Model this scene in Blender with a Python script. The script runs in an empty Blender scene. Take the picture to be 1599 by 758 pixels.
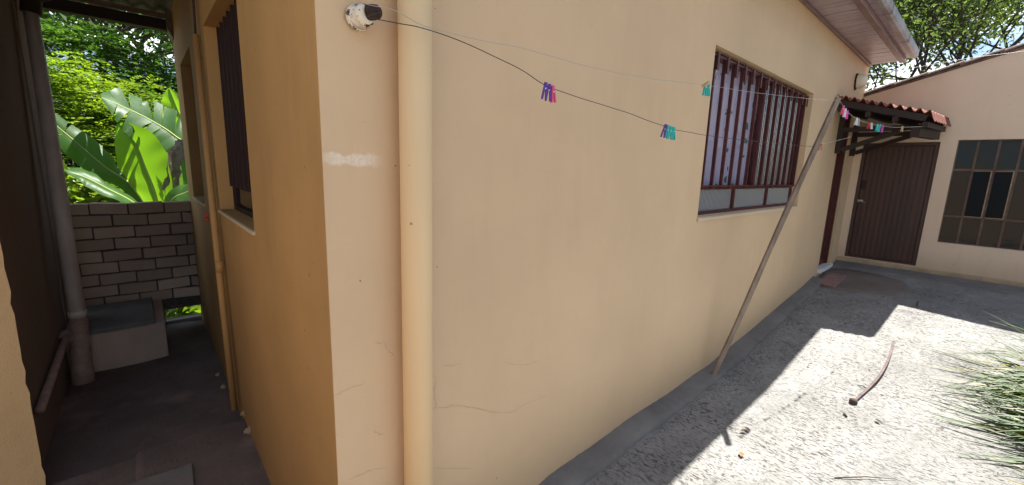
import bpy, bmesh, math, random
from mathutils import Vector, Matrix, noise
import numpy as np
random.seed(7); rng = np.random.default_rng(7)
R = math.radians
S = bpy.context.scene
C = S.collection

# ------------------------------------------------------------------ camera
EYE = Vector((0, 0, 1.6)); FPX = 652.02; CX, CY = 799.5, 379.0
FW = Vector((0.6545736478966405, 0.7355170898946325, -0.1747797183663363))
RT = Vector((0.7501918010755277, -0.6605475665065754, 0.029819020461731897))
UP = Vector((0.0935179184880665, 0.15063705671305574, 0.9841559206073429))
cd = bpy.data.cameras.new('camera'); cam = bpy.data.objects.new('camera', cd); C.objects.link(cam)
cd.sensor_width = 36; cd.lens = FPX / 1599 * 36; cd.clip_start = 0.05; cd.clip_end = 600
mw = Matrix((RT, UP, -FW)).transposed().to_4x4(); mw.translation = EYE
cam.matrix_world = mw; S.camera = cam

# ------------------------------------------------------------------ sky and sun
SX, SY = 0.53, -0.012                      # the sun stands towards +x
elev = math.atan(1 / math.hypot(SX, SY))
W = bpy.data.worlds.new('World'); S.world = W; W.use_nodes = True
nt = W.node_tree; N = nt.nodes; L = nt.links; N.clear()
sky = N.new('ShaderNodeTexSky'); sky.sky_type = 'NISHITA'; sky.sun_disc = False
sky.sun_elevation = elev; sky.sun_rotation = R(90); sky.dust_density = 0.6; sky.ozone_density = 2.0
tc = N.new('ShaderNodeTexCoord'); mp = N.new('ShaderNodeMapping'); mp.inputs['Scale'].default_value = (1, 1, 2.2)
nz = N.new('ShaderNodeTexNoise'); nz.inputs['Scale'].default_value = 3.2; nz.inputs['Detail'].default_value = 7; nz.inputs['Roughness'].default_value = 0.55
cr = N.new('ShaderNodeValToRGB'); cr.color_ramp.elements[0].position = 0.515; cr.color_ramp.elements[1].position = 0.64
mx = N.new('ShaderNodeMixRGB'); mx.inputs[2].default_value = (12.5, 12.8, 13.5, 1)
bg = N.new('ShaderNodeBackground'); bg.inputs['Strength'].default_value = 0.056
wo = N.new('ShaderNodeOutputWorld')
L.new(tc.outputs['Generated'], mp.inputs[0]); L.new(mp.outputs[0], nz.inputs['Vector']); L.new(nz.outputs['Fac'], cr.inputs[0])
L.new(cr.outputs[0], mx.inputs[0]); L.new(sky.outputs[0], mx.inputs[1]); L.new(mx.outputs[0], bg.inputs['Color']); L.new(bg.outputs[0], wo.inputs[0])
sd = bpy.data.lights.new('sun', 'SUN'); sd.energy = 5.0; sd.angle = R(0.53); sd.color = (1, 0.965, 0.90)
so = bpy.data.objects.new('sun', sd); C.objects.link(so)
so.rotation_euler = Vector((SX, SY, 1)).to_track_quat('Z', 'Y').to_euler(); so.location = (6, 0, 12)
S.view_settings.view_transform = 'Standard'; S.view_settings.look = 'None'
S.view_settings.gamma = 1; S.view_settings.exposure = 1.64
S.cycles.max_bounces = 8; S.cycles.diffuse_bounces = 5; S.cycles.transparent_max_bounces = 12

# ------------------------------------------------------------------ helpers
def ray(x, y): return FW + RT * ((x - CX) / FPX) - UP * ((y - CY) / FPX)
def at_y(x, y, Y): d = ray(x, y); return EYE + d * (Y / d.y)
def at_x(x, y, X): d = ray(x, y); return EYE + d * (X / d.x)
def at_z(x, y, z): d = ray(x, y); return EYE + d * ((z - EYE.z) / d.z)
def at_plane(x, y, a, b):                  # upright plane through two ground points
    n = Vector((b[1] - a[1], a[0] - b[0], 0)); d = ray(x, y)
    return EYE + d * ((Vector((a[0], a[1], 0)) - Vector((0, 0, 0))).dot(n) / d.dot(n))
def lerp(a, b, t): return a + (b - a) * t
def interp(x, xs, ys):
    if x <= xs[0]: return ys[0]
    for i in range(1, len(xs)):
        if x <= xs[i]: return lerp(ys[i-1], ys[i], (x - xs[i-1]) / (xs[i] - xs[i-1]))
    return ys[-1]
def ground_z(x): return interp(x, [-3, -1, .4, 1.0, 1.5, 2.4, 3.4, 4.8, 6.6, 7.5], [-.36, -.3, -.25, -.12, -.045, -.02, 0, .14, .33, .42])
def on_ground(x, y):
    z = 0
    for i in range(25): P = at_z(x, y, z); z = ground_z(P.x)
    return P

class MB:
    def __init__(s): s.v = []; s.f = []
    def face(s, pts): n = len(s.v); s.v += [tuple(p) for p in pts]; s.f.append(tuple(range(n, n + len(pts)))); return s
    def box(s, a, b):
        (x0, y0, z0), (x1, y1, z1) = a, b; n = len(s.v)
        s.v += [(x0,y0,z0),(x1,y0,z0),(x1,y1,z0),(x0,y1,z0),(x0,y0,z1),(x1,y0,z1),(x1,y1,z1),(x0,y1,z1)]
        s.f += [tuple(n+i for i in q) for q in ((0,3,2,1),(4,5,6,7),(0,1,5,4),(1,2,6,5),(2,3,7,6),(3,0,4,7))]; return s
    def hexa(s, p):                        # 8 points: 4 bottom ring, 4 top ring
        n = len(s.v); s.v += [tuple(q) for q in p]
        s.f += [tuple(n+i for i in q) for q in ((0,3,2,1),(4,5,6,7),(0,1,5,4),(1,2,6,5),(2,3,7,6),(3,0,4,7))]; return s
    def beam(s, p0, p1, w, h, up=(0,0,1)):
        p0 = Vector(p0); p1 = Vector(p1); t = (p1-p0).normalized(); sd = t.cross(Vector(up)).normalized(); u = sd.cross(t)
        a = sd*w/2; b = u*h/2
        return s.hexa([p0-a-b, p0+a-b, p1+a-b, p1-a-b, p0-a+b, p0+a+b, p1+a+b, p1-a+b])
    def tube(s, pts, r, n=8, cap=True):
        pts = [Vector(p) for p in pts]; m = len(pts); rr = r if isinstance(r, (list, tuple)) else [r]*m
        base = len(s.v); ref = None
        for i, p in enumerate(pts):
            t = (pts[min(i+1, m-1)] - pts[max(i-1, 0)])
            t = t.normalized() if t.length > 1e-9 else Vector((0,0,1))
            if ref is None: ref = t.orthogonal().normalized()
            ref = (ref - t*ref.dot(t)); ref = ref.normalized() if ref.length > 1e-6 else t.orthogonal().normalized()
            bi = t.cross(ref)
            for k in range(n):
                a = 2*math.pi*k/n; s.v.append(tuple(p + (ref*math.cos(a) + bi*math.sin(a))*rr[i]))
        for i in range(m-1):
            for k in range(n):
                a = base+i*n+k; b = base+i*n+(k+1)%n; s.f.append((a, b, b+n, a+n))
        if cap: s.f.append(tuple(base+k for k in reversed(range(n)))); s.f.append(tuple(base+(m-1)*n+k for k in range(n)))
        return s
    def ribbon(s, pts, w, nrm):
        pts = [Vector(p) for p in pts]; nrm = Vector(nrm); b = len(s.v); m = len(pts)
        for i, p in enumerate(pts):
            t = (pts[min(i+1,m-1)]-pts[max(i-1,0)]).normalized(); sd = t.cross(nrm).normalized()
            ww = w[i] if isinstance(w, (list, tuple)) else w
            s.v += [tuple(p-sd*ww/2), tuple(p+sd*ww/2)]
        for i in range(m-1): s.f.append((b+2*i, b+2*i+1, b+2*i+3, b+2*i+2))
        return s
    def lathe(s, o, ax, prof, n=24):
        o = Vector(o); ax = Vector(ax).normalized(); e = ax.orthogonal().normalized(); g = ax.cross(e); b = len(s.v)
        for (h, r) in prof:
            for k in range(n):
                a = 2*math.pi*k/n; s.v.append(tuple(o + ax*h + (e*math.cos(a)+g*math.sin(a))*r))
        for i in range(len(prof)-1):
            for k in range(n): a = b+i*n+k; c = b+i*n+(k+1)%n; s.f.append((a, c, c+n, a+n))
        return s

def obj(name, mb, mat, parent=None, smooth=False, bevel=0):
    me = bpy.data.meshes.new(name); me.from_pydata(mb.v, [], mb.f); me.update()
    if smooth: me.polygons.foreach_set('use_smooth', [True]*len(me.polygons))
    me.materials.append(mat); o = bpy.data.objects.new(name, me); C.objects.link(o)
    if parent is not None:
        o.parent = parent
        off = Vector(parent.location)
        if parent.parent is not None: off = Vector((0, 0, 0)) if parent.type == 'MESH' else off
        if parent.type == 'EMPTY': o.location = -off
    if bevel:
        m = o.modifiers.new('bevel', 'BEVEL'); m.width = bevel; m.segments = 2; m.limit_method = 'ANGLE'
    return o
def tag(o, label=None, cat=None, group=None, kind=None):
    if label: o['label'] = label
    if cat: o['category'] = cat
    if group: o['group'] = group
    if kind: o['kind'] = kind
    return o
def thing(name, label, cat, loc=(0,0,0), group=None):
    o = bpy.data.objects.new(name, None); C.objects.link(o); o.location = loc; o.empty_display_size = .1
    return tag(o, label, cat, group)
def struct(name, mb, mat, smooth=False): return tag(obj(name, mb, mat, None, smooth), kind='structure')

# ------------------------------------------------------------------ materials
def mat(name, col, rough=.6, var=None, vscale=6, bump=0, bscale=60, metal=0, spec=.4, stretch=(1,1,1), detail=6, trans=0, bdist=.01):
    m = bpy.data.materials.new(name); m.use_nodes = True; n = m.node_tree.nodes; l = m.node_tree.links
    p = n['Principled BSDF']; p.inputs['Base Color'].default_value = (*col, 1); p.inputs['Roughness'].default_value = rough
    p.inputs['Metallic'].default_value = metal; p.inputs['Specular IOR Level'].default_value = spec
    t = n.new('ShaderNodeTexCoord'); mpn = n.new('ShaderNodeMapping'); mpn.inputs['Scale'].default_value = stretch; l.new(t.outputs['Object'], mpn.inputs[0])
    if var:
        z = n.new('ShaderNodeTexNoise'); z.inputs['Scale'].default_value = vscale; z.inputs['Detail'].default_value = detail; z.inputs['Roughness'].default_value = .6
        l.new(mpn.outputs[0], z.inputs['Vector']); c = n.new('ShaderNodeValToRGB')
        c.color_ramp.elements[0].position = .33; c.color_ramp.elements[1].position = .67
        c.color_ramp.elements[0].color = (*var, 1); c.color_ramp.elements[1].color = (*col, 1)
        l.new(z.outputs['Fac'], c.inputs[0]); l.new(c.outputs[0], p.inputs['Base Color'])
    if bump:
        z2 = n.new('ShaderNodeTexNoise'); z2.inputs['Scale'].default_value = bscale; z2.inputs['Detail'].default_value = 5
        l.new(mpn.outputs[0], z2.inputs['Vector']); b = n.new('ShaderNodeBump'); b.inputs['Strength'].default_value = bump; b.inputs['Distance'].default_value = bdist
        l.new(z2.outputs['Fac'], b.inputs['Height']); l.new(b.outputs[0], p.inputs['Normal'])
    return m
def nodes(m): return m.node_tree.nodes, m.node_tree.links

def plaster(name, base, dirt_shade, blotch=.5, fine=.25, streak=True, dirt_shade_z=None, scuff=False, rgh=.62):
    m = bpy.data.materials.new(name); m.use_nodes = True; n, l = nodes(m); p = n['Principled BSDF']
    p.inputs['Roughness'].default_value = rgh; p.inputs['Specular IOR Level'].default_value = .35 if rgh < .8 else 0.0
    g = n.new('ShaderNodeNewGeometry')
    # broad blotches of hand-rolled paint
    z = n.new('ShaderNodeTexNoise'); z.inputs['Scale'].default_value = 1.3; z.inputs['Detail'].default_value = 5; l.new(g.outputs['Position'], z.inputs['Vector'])
    c = n.new('ShaderNodeValToRGB'); c.color_ramp.elements[0].position = .3; c.color_ramp.elements[1].position = .7
    c.color_ramp.elements[0].color = (*[b*(1-.14*blotch) for b in base], 1); c.color_ramp.elements[1].color = (*base, 1)
    l.new(z.outputs['Fac'], c.inputs[0]); out = c.outputs[0]
    # faint vertical wash streaks
    mpn = n.new('ShaderNodeMapping'); mpn.inputs['Scale'].default_value = (5, 5, 1.1); l.new(g.outputs['Position'], mpn.inputs[0])
    z2 = n.new('ShaderNodeTexNoise'); z2.inputs['Scale'].default_value = 1.2; z2.inputs['Detail'].default_value = 6; z2.inputs['Roughness'].default_value = .65; l.new(mpn.outputs[0], z2.inputs['Vector'])
    c2 = n.new('ShaderNodeValToRGB'); c2.color_ramp.elements[0].position = .5; c2.color_ramp.elements[1].position = .78; c2.color_ramp.elements[1].color = (.13,.13,.13,1); c2.color_ramp.elements[0].color=(0,0,0,1)
    l.new(z2.outputs['Fac'], c2.inputs[0]); mm = n.new('ShaderNodeMixRGB'); mm.inputs[2].default_value = (*dirt_shade, 1); l.new(c2.outputs[0], mm.inputs[0]); l.new(out, mm.inputs[1]); out = mm.outputs[0]
    # small dark specks and chips
    v = n.new('ShaderNodeTexNoise'); v.inputs['Scale'].default_value = 38; v.inputs['Detail'].default_value = 2; l.new(g.outputs['Position'], v.inputs['Vector'])
    c3 = n.new('ShaderNodeValToRGB'); c3.color_ramp.elements[0].position = .765; c3.color_ramp.elements[1].position = .79; l.new(v.outputs['Fac'], c3.inputs[0])
    m3 = n.new('ShaderNodeMixRGB'); m3.inputs[2].default_value = (*[d*.6 for d in dirt_shade], 1); l.new(c3.outputs[0], m3.inputs[0]); l.new(out, m3.inputs[1]); out = m3.outputs[0]
    sp = n.new('ShaderNodeSeparateXYZ'); l.new(g.outputs['Position'], sp.inputs[0])
    if dirt_shade_z is not None:                  # splash-back grime along the wall foot; painted-in shade on the side wall
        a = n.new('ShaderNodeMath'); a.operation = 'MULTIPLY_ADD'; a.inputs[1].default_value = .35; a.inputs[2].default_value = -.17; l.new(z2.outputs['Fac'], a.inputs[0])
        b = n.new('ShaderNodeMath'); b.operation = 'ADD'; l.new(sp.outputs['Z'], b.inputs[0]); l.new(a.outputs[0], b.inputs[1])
        r = n.new('ShaderNodeMapRange'); r.inputs[1].default_value = dirt_shade_z[0]; r.inputs[2].default_value = dirt_shade_z[1]; r.inputs[3].default_value = .55; r.inputs[4].default_value = 0; l.new(b.outputs[0], r.inputs[0])
        m4 = n.new('ShaderNodeMixRGB'); m4.inputs[2].default_value = (*dirt_shade, 1); l.new(r.outputs[0], m4.inputs[0]); l.new(out, m4.inputs[1]); out = m4.outputs[0]
    if scuff:                              # pale horizontal scrape beside the corner
        def absd(sock, c0, half):
            s1 = n.new('ShaderNodeMath'); s1.operation = 'SUBTRACT'; s1.inputs[1].default_value = c0; l.new(sock, s1.inputs[0])
            s2 = n.new('ShaderNodeMath'); s2.operation = 'ABSOLUTE'; l.new(s1.outputs[0], s2.inputs[0])
            s3 = n.new('ShaderNodeMapRange'); s3.inputs[1].default_value = half*.55; s3.inputs[2].default_value = half; s3.inputs[3].default_value = 1; s3.inputs[4].default_value = 0; l.new(s2.outputs[0], s3.inputs[0]); return s3.outputs[0]
        ax = absd(sp.outputs['X'], .497, .105); wz = n.new('ShaderNodeTexNoise'); wz.inputs['Scale'].default_value = 22; l.new(g.outputs['Position'], wz.inputs['Vector']); wa = n.new('ShaderNodeMath'); wa.operation = 'MULTIPLY_ADD'; wa.inputs[1].default_value = .05; l.new(wz.outputs['Fac'], wa.inputs[0]); l.new(sp.outputs['Z'], wa.inputs[2]); az = absd(wa.outputs[0], 1.637, .022); ay = absd(sp.outputs['Y'], 1.318, .02)
        k = n.new('ShaderNodeMath'); k.operation = 'MULTIPLY'; l.new(ax, k.inputs[0]); l.new(az, k.inputs[1])
        k1 = n.new('ShaderNodeMath'); k1.operation = 'MULTIPLY'; l.new(k.outputs[0], k1.inputs[0]); l.new(ay, k1.inputs[1])
        zz = n.new('ShaderNodeTexNoise'); zz.inputs['Scale'].default_value = 120; l.new(g.outputs['Position'], zz.inputs['Vector'])
        k2 = n.new('ShaderNodeMath'); k2.operation = 'MULTIPLY'; l.new(k1.outputs[0], k2.inputs[0]); l.new(zz.outputs['Fac'], k2.inputs[1])
        k3 = n.new('ShaderNodeMath'); k3.operation = 'MULTIPLY'; k3.use_clamp = True; k3.inputs[1].default_value = 1.1; l.new(k2.outputs[0], k3.inputs[0])
        m5 = n.new('ShaderNodeMixRGB'); m5.inputs[2].default_value = (.82, .74, .6, 1); l.new(k3.outputs[0], m5.inputs[0]); l.new(out, m5.inputs[1]); out = m5.outputs[0]
    l.new(out, p.inputs['Base Color'])
    f1 = n.new('ShaderNodeTexNoise'); f1.inputs['Scale'].default_value = 110; f1.inputs['Detail'].default_value = 4; l.new(g.outputs['Position'], f1.inputs['Vector'])
    f2 = n.new('ShaderNodeTexNoise'); f2.inputs['Scale'].default_value = 7; f2.inputs['Detail'].default_value = 3; l.new(g.outputs['Position'], f2.inputs['Vector'])
    ad = n.new('ShaderNodeMath'); ad.operation = 'MULTIPLY_ADD'; ad.inputs[1].default_value = 2.5; l.new(f2.outputs['Fac'], ad.inputs[0]); l.new(f1.outputs['Fac'], ad.inputs[2])
    bp = n.new('ShaderNodeBump'); bp.inputs['Strength'].default_value = fine; bp.inputs['Distance'].default_value = .004; l.new(ad.outputs[0], bp.inputs['Height']); l.new(bp.outputs[0], p.inputs['Normal'])
    return m

M = {}
M['wall'] = plaster('cream_paint', (.69, .495, .298), (.36, .25, .14), dirt_shade_z=(-.1, .5), scuff=True, blotch=.9)
M['side'] = plaster('tan_paint', (.53, .31, .115), (.075, .042, .026), blotch=1.6, fine=.35, dirt_shade_z=(-.35, 1.0), rgh=.75)  # dark foot gradient puts the alley's shade into the paint
M['back'] = plaster('peach_paint', (.76, .58, .42), (.33, .24, .15), dirt_shade_z=(.42, .75))
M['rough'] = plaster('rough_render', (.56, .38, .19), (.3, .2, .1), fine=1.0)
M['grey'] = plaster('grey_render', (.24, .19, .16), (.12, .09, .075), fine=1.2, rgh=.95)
M['brick'] = plaster('painted_brick', (.58, .45, .365), (.28, .21, .17), blotch=2.5, fine=1.2, rgh=.95)
M['bouncewall'] = plaster('bounce_wall_tan', (.50, .37, .22), (.3, .22, .13), fine=.8)  # tan of the unseen wall added for bounce light
n_, l_ = nodes(M['brick']); p_ = n_['Principled BSDF']; src = p_.inputs['Base Color'].links[0].from_socket; gg = n_.new('ShaderNodeNewGeometry'); rr_ = n_.new('ShaderNodeMapRange'); rr_.inputs[3].default_value = .72; rr_.inputs[4].default_value = 1.1
l_.new(gg.outputs['Random Per Island'], rr_.inputs[0]); mm_ = n_.new('ShaderNodeMixRGB'); mm_.blend_type = 'MULTIPLY'; mm_.inputs[0].default_value = 1; l_.new(src, mm_.inputs[1]); l_.new(rr_.outputs[0], mm_.inputs[2]); l_.new(mm_.outputs[0], p_.inputs['Base Color'])
M['mortar'] = mat('mortar', (.12, .10, .09), .9, (.06,.05,.045), 20, .6, 60)
M['pipe'] = plaster('painted_pipe', (.78, .57, .32), (.5, .36, .19), blotch=.5, fine=.14)
M['grey_pipe'] = mat('grey_pvc', (.60, .55, .51), .6, (.42,.37,.34), 8, .05, 80, stretch=(1,1,.2))
M['brown_pipe'] = mat('brown_pvc', (.36, .25, .20), .7, (.2,.14,.12), 14)
M['maroon'] = mat('maroon_paint', (.10, .022, .020), .38, (.06,.016,.016), 12, .05, 90)
M['alleybar'] = mat('dark_maroon', (.030, .012, .010), .6)
M['darkwood'] = mat('dark_wood', (.035, .020, .016), .6, (.018,.011,.01), 10, .4, 30, stretch=(1,6,6))
M['soffit'] = mat('varnished_boards', (.42, .34, .38), .28, (.26,.20,.22), 5, .12, 25, stretch=(6,1,1), spec=.6)
M['gutter'] = mat('gutter_metal', (.36, .35, .36), .4, (.2,.16,.15), 4, .05, 40, spec=.6)
M['fascia'] = mat('fascia_wood', (.27, .17, .155), .4, (.16,.10,.09), 9, stretch=(.4,4,4))
M['door'] = mat('door_metal', (.085, .038, .027), .5, (.045,.022,.018), 5, .06, 50, stretch=(1,1,.15), spec=.5)
M['sill'] = plaster('sill', (.62, .50, .34), (.3, .25, .18), fine=.4)
M['pole'] = mat('weathered_batten', (.30, .235, .18), .85, (.15,.11,.085), 16, .4, 70, stretch=(1,1,.25))
M['tile'] = mat('red_tile', (.27, .07, .04), .8, (.11,.04,.03), 14, .3, 60)
M['oldtile'] = mat('old_roof_tile', (.26, .17, .13), .85, (.10,.075,.065), 12, .6, 40)
M['roof'] = mat('roof_sheet', (.20, .11, .08), .8, (.12,.07,.05), 3, .3, 20)
M['fibre'] = mat('fibre_cement', (.20, .19, .17), .85, (.10,.09,.08), 5, .4, 50)
M['porcelain'] = mat('porcelain', (.76, .70, .57), .35, (.07,.035,.02), 42, .3, 60)
for e_, q_ in zip([q for q in M['porcelain'].node_tree.nodes if q.type == 'VALTORGB'][0].color_ramp.elements, (.40, .44)): e_.position = q_
M['rust'] = mat('rusty_iron', (.055, .028, .018), .8, (.02,.012,.01), 60, .6, 120)
M['blackwire'] = mat('dark_wire', (.03, .028, .03), .5)
M['wire'] = mat('galvanised_wire', (.42, .40, .38), .4, metal=.4)
M['cable'] = mat('white_cable', (.7, .7, .7), .5)
M['mat'] = mat('worn_mat', (.33, .19, .165), .9, (.2,.12,.11), 18, .5, 120)
M['cream'] = mat('lamp_shade', (.82, .78, .62), .3)
M['iron'] = mat('grille_frame', (.085, .04, .03), .6, (.16,.10,.07), 7, .3, 60)
M['brass'] = mat('bare_edge', (.42, .32, .2), .5, (.25,.17,.1), 20)
M['step'] = plaster('step_paint', (.55, .40, .25), (.20,.16,.12), blotch=2, dirt_shade_z=(.42, .49), fine=.8)
M['silver'] = mat('latch_metal', (.5, .48, .45), .35, metal=.8)
M['sunspot'] = mat('sun_spot_white', (.75, .74, .70), .6)  # sun through the awning gap, put into the colour
for k, c in dict(purple=(.10,.035,.30), pink=(.72,.10,.22), teal=(.03,.46,.42), red=(.50,.03,.03), white=(.7,.7,.72), magenta=(.62,.07,.42), woodpeg=(.52,.36,.2), greypeg=(.3,.36,.38)).items():
    M[k] = mat('peg_' + k, c, .4)
M['clip'] = mat('orange_band', (.75, .08, .03), .5)
M['strip'] = mat('old_rubber_strip', (.15, .10, .10), .75, (.05,.035,.035), 20, .4, 80)
M['crack'] = mat('crack', (.36, .25, .14), .9)
M['twig'] = mat('twig', (.07, .05, .04), .9)
M['dryleaf'] = mat('dry_leaf', (.30, .17, .07), .8, (.18,.1,.05), 60)
M['dark'] = mat('room_dark', (.09, .08, .07), .9)

def concrete(name, base, pits, bumpd, patch=None, pit_lo=.60):
    m = bpy.data.materials.new(name); m.use_nodes = True; n, l = nodes(m); p = n['Principled BSDF']; p.inputs['Roughness'].default_value = .9; p.inputs['Specular IOR Level'].default_value = .25
    g = n.new('ShaderNodeNewGeometry')
    rot = n.new('ShaderNodeMapping'); rot.inputs['Rotation'].default_value = (0, 0, R(8)); rot.inputs['Scale'].default_value = (2.3, .75, 1); l.new(g.outputs['Position'], rot.inputs[0])
    z = n.new('ShaderNodeTexNoise'); z.inputs['Scale'].default_value = 2.2; z.inputs['Detail'].default_value = 8; z.inputs['Roughness'].default_value = .7; l.new(g.outputs['Position'], z.inputs['Vector'])
    c = n.new('ShaderNodeValToRGB'); c.color_ramp.elements[0].position = .3; c.color_ramp.elements[1].position = .66
    c.color_ramp.elements[0].color = (*[b*.62 for b in base], 1); c.color_ramp.elements[1].color = (*base, 1); l.new(z.outputs['Fac'], c.inputs[0]); out = c.outputs[0]
    z1 = n.new('ShaderNodeTexNoise'); z1.inputs['Scale'].default_value = 44; z1.inputs['Detail'].default_value = 7; z1.inputs['Roughness'].default_value = .72; z1.inputs['Distortion'].default_value = .3; l.new(rot.outputs[0], z1.inputs['Vector'])
    c1 = n.new('ShaderNodeValToRGB'); c1.color_ramp.elements[0].position = pit_lo; c1.color_ramp.elements[1].position = pit_lo + .07; l.new(z1.outputs['Fac'], c1.inputs[0])
    # pits come in patches
    z3 = n.new('ShaderNodeTexNoise'); z3.inputs['Scale'].default_value = 3.1; z3.inputs['Detail'].default_value = 3; l.new(g.outputs['Position'], z3.inputs['Vector'])
    r3 = n.new('ShaderNodeMapRange'); r3.inputs[1].default_value = .38; r3.inputs[2].default_value = .62; r3.inputs[3].default_value = .25; r3.inputs[4].default_value = 1; l.new(z3.outputs['Fac'], r3.inputs[0])
    k = n.new('ShaderNodeMath'); k.operation = 'MULTIPLY'; l.new(c1.outputs[0], k.inputs[0]); l.new(r3.outputs[0], k.inputs[1])
    mm = n.new('ShaderNodeMixRGB'); mm.inputs[2].default_value = (*pits, 1); l.new(k.outputs[0], mm.inputs[0]); l.new(out, mm.inputs[1]); out = mm.outputs[0]
    if patch:
        z4 = n.new('ShaderNodeTexNoise'); z4.inputs['Scale'].default_value = .9; z4.inputs['Detail'].default_value = 6; l.new(g.outputs['Position'], z4.inputs['Vector'])
        c4 = n.new('ShaderNodeValToRGB'); c4.color_ramp.elements[0].position = .56; c4.color_ramp.elements[1].position = .62; l.new(z4.outputs['Fac'], c4.inputs[0])
        m4 = n.new('ShaderNodeMixRGB'); m4.inputs[2].default_value = (*patch, 1); l.new(c4.outputs[0], m4.inputs[0]); l.new(out, m4.inputs[1]); out = m4.outputs[0]
    l.new(out, p.inputs['Base Color'])
    z5 = n.new('ShaderNodeTexNoise'); z5.inputs['Scale'].default_value = 38; z5.inputs['Detail'].default_value = 9; z5.inputs['Roughness'].default_value = .75; l.new(rot.outputs[0], z5.inputs['Vector'])
    sb = n.new('ShaderNodeMath'); sb.operation = 'MULTIPLY_ADD'; sb.inputs[1].default_value = -1.6; l.new(k.outputs[0], sb.inputs[0]); l.new(z5.outputs['Fac'], sb.inputs[2])
    bp = n.new('ShaderNodeBump'); bp.inputs['Strength'].default_value = .9; bp.inputs['Distance'].default_value = bumpd; l.new(sb.outputs[0], bp.inputs['Height']); l.new(bp.outputs[0], p.inputs['Normal'])
    return m
M['yard'] = concrete('rough_concrete', (.315, .308, .292), (.075, .065, .06), .012, pit_lo=.545)
M['apron'] = concrete('trowelled_cement', (.20, .19, .175), (.10, .092, .085), .003, pit_lo=.62)
M['patchmat'] = concrete('brown_cement_patch', (.20, .165, .14), (.13, .11, .09), .002, pit_lo=.68)
M['alley'] = concrete('dirty_floor', (.18, .14, .125), (.07, .055, .05), .008, patch=(.27, .19, .17))
M['soil'] = mat('soil', (.10, .075, .045), .95, (.05,.045,.02), 3, .8, 30)

def leafmat(name, a, b, trans=.45, rough=.45, scale=.8):
    m = bpy.data.materials.new(name); m.use_nodes = True; n, l = nodes(m); n.clear()
    o = n.new('ShaderNodeOutputMaterial'); p = n.new('ShaderNodeBsdfPrincipled'); p.inputs['Roughness'].default_value = rough
    t = n.new('ShaderNodeBsdfTranslucent'); x = n.new('ShaderNodeMixShader'); x.inputs[0].default_value = trans
    g = n.new('ShaderNodeNewGeometry'); z = n.new('ShaderNodeTexNoise'); z.inputs['Scale'].default_value = scale; z.inputs['Detail'].default_value = 4; l.new(g.outputs['Position'], z.inputs['Vector'])
    ad = n.new('ShaderNodeMath'); ad.operation = 'MULTIPLY_ADD'; ad.inputs[1].default_value = .5; l.new(g.outputs['Random Per Island'], ad.inputs[0])
    s2 = n.new('ShaderNodeMath'); s2.operation = 'MULTIPLY_ADD'; s2.inputs[1].default_value = 1.2; s2.inputs[2].default_value = -.35; l.new(z.outputs['Fac'], s2.inputs[0]); l.new(s2.outputs[0], ad.inputs[2])
    c = n.new('ShaderNodeValToRGB'); c.color_ramp.elements[0].color = (*a, 1); c.color_ramp.elements[1].color = (*b, 1); l.new(ad.outputs[0], c.inputs[0])
    l.new(c.outputs[0], p.inputs['Base Color']); h = n.new('ShaderNodeMixRGB'); h.blend_type = 'MULTIPLY'; h.inputs[0].default_value = 1; h.inputs[2].default_value = (1.5, 1.6, .6, 1); l.new(c.outputs[0], h.inputs[1]); l.new(h.outputs[0], t.inputs['Color'])
    l.new(p.outputs[0], x.inputs[1]); l.new(t.outputs[0], x.inputs[2]); l.new(x.outputs[0], o.inputs[0]); return m
M['bush'] = leafmat('bush_leaves', (.06, .13, .014), (.26, .34, .035))
M['tree'] = leafmat('tree_leaves', (.022, .065, .014), (.075, .15, .025))
M['rtree'] = leafmat('fine_leaves', (.06, .10, .045), (.16, .21, .09), rough=.4)
M['bark'] = mat('bark', (.07, .055, .045), .9, (.03,.025,.02), 8, .8, 30, stretch=(1,1,.3))
M['greenstem'] = mat('banana_stem', (.14, .16, .05), .5, (.09,.07,.03), 6, stretch=(3,3,.4))
M['blade'] = leafmat('strap_leaf', (.018, .05, .010), (.075, .125, .022), trans=.25, rough=.55, scale=3)
M['straw'] = leafmat('straw_leaf', (.20, .15, .05), (.34, .27, .10), trans=.3)
M['deadleaf'] = mat('dead_banana_leaf', (.36, .31, .27), .8, (.16,.12,.09), 12, .5, 30)
def bananamat(name, a, b):
    m = bpy.data.materials.new(name); m.use_nodes = True; n, l = nodes(m); n.clear()
    o = n.new('ShaderNodeOutputMaterial'); p = n.new('ShaderNodeBsdfPrincipled'); p.inputs['Roughness'].default_value = .35
    t = n.new('ShaderNodeBsdfTranslucent'); x = n.new('ShaderNodeMixShader'); x.inputs[0].default_value = .5
    uv = n.new('ShaderNodeUVMap'); w = n.new('ShaderNodeTexWave'); w.wave_type = 'BANDS'; w.bands_direction = 'X'; w.inputs['Scale'].default_value = 9; w.inputs['Distortion'].default_value = 1.5; w.inputs['Detail'].default_value = 3
    l.new(uv.outputs[0], w.inputs['Vector']); c = n.new('ShaderNodeValToRGB'); c.color_ramp.elements[0].color = (*a, 1); c.color_ramp.elements[1].color = (*b, 1); l.new(w.outputs['Fac'], c.inputs[0])
    h = n.new('ShaderNodeMixRGB'); h.blend_type = 'MULTIPLY'; h.inputs[0].default_value = 1; h.inputs[2].default_value = (1.5, 1.7, .5, 1); l.new(c.outputs[0], h.inputs[1])
    l.new(c.outputs[0], p.inputs['Base Color']); l.new(h.outputs[0], t.inputs['Color']); l.new(p.outputs[0], x.inputs[1]); l.new(t.outputs[0], x.inputs[2]); l.new(x.outputs[0], o.inputs[0])
    b = n.new('ShaderNodeBump'); b.inputs['Strength'].default_value = .3; b.inputs['Distance'].default_value = .01; l.new(w.outputs['Fac'], b.inputs['Height']); l.new(b.outputs[0], p.inputs['Normal']); return m
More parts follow.
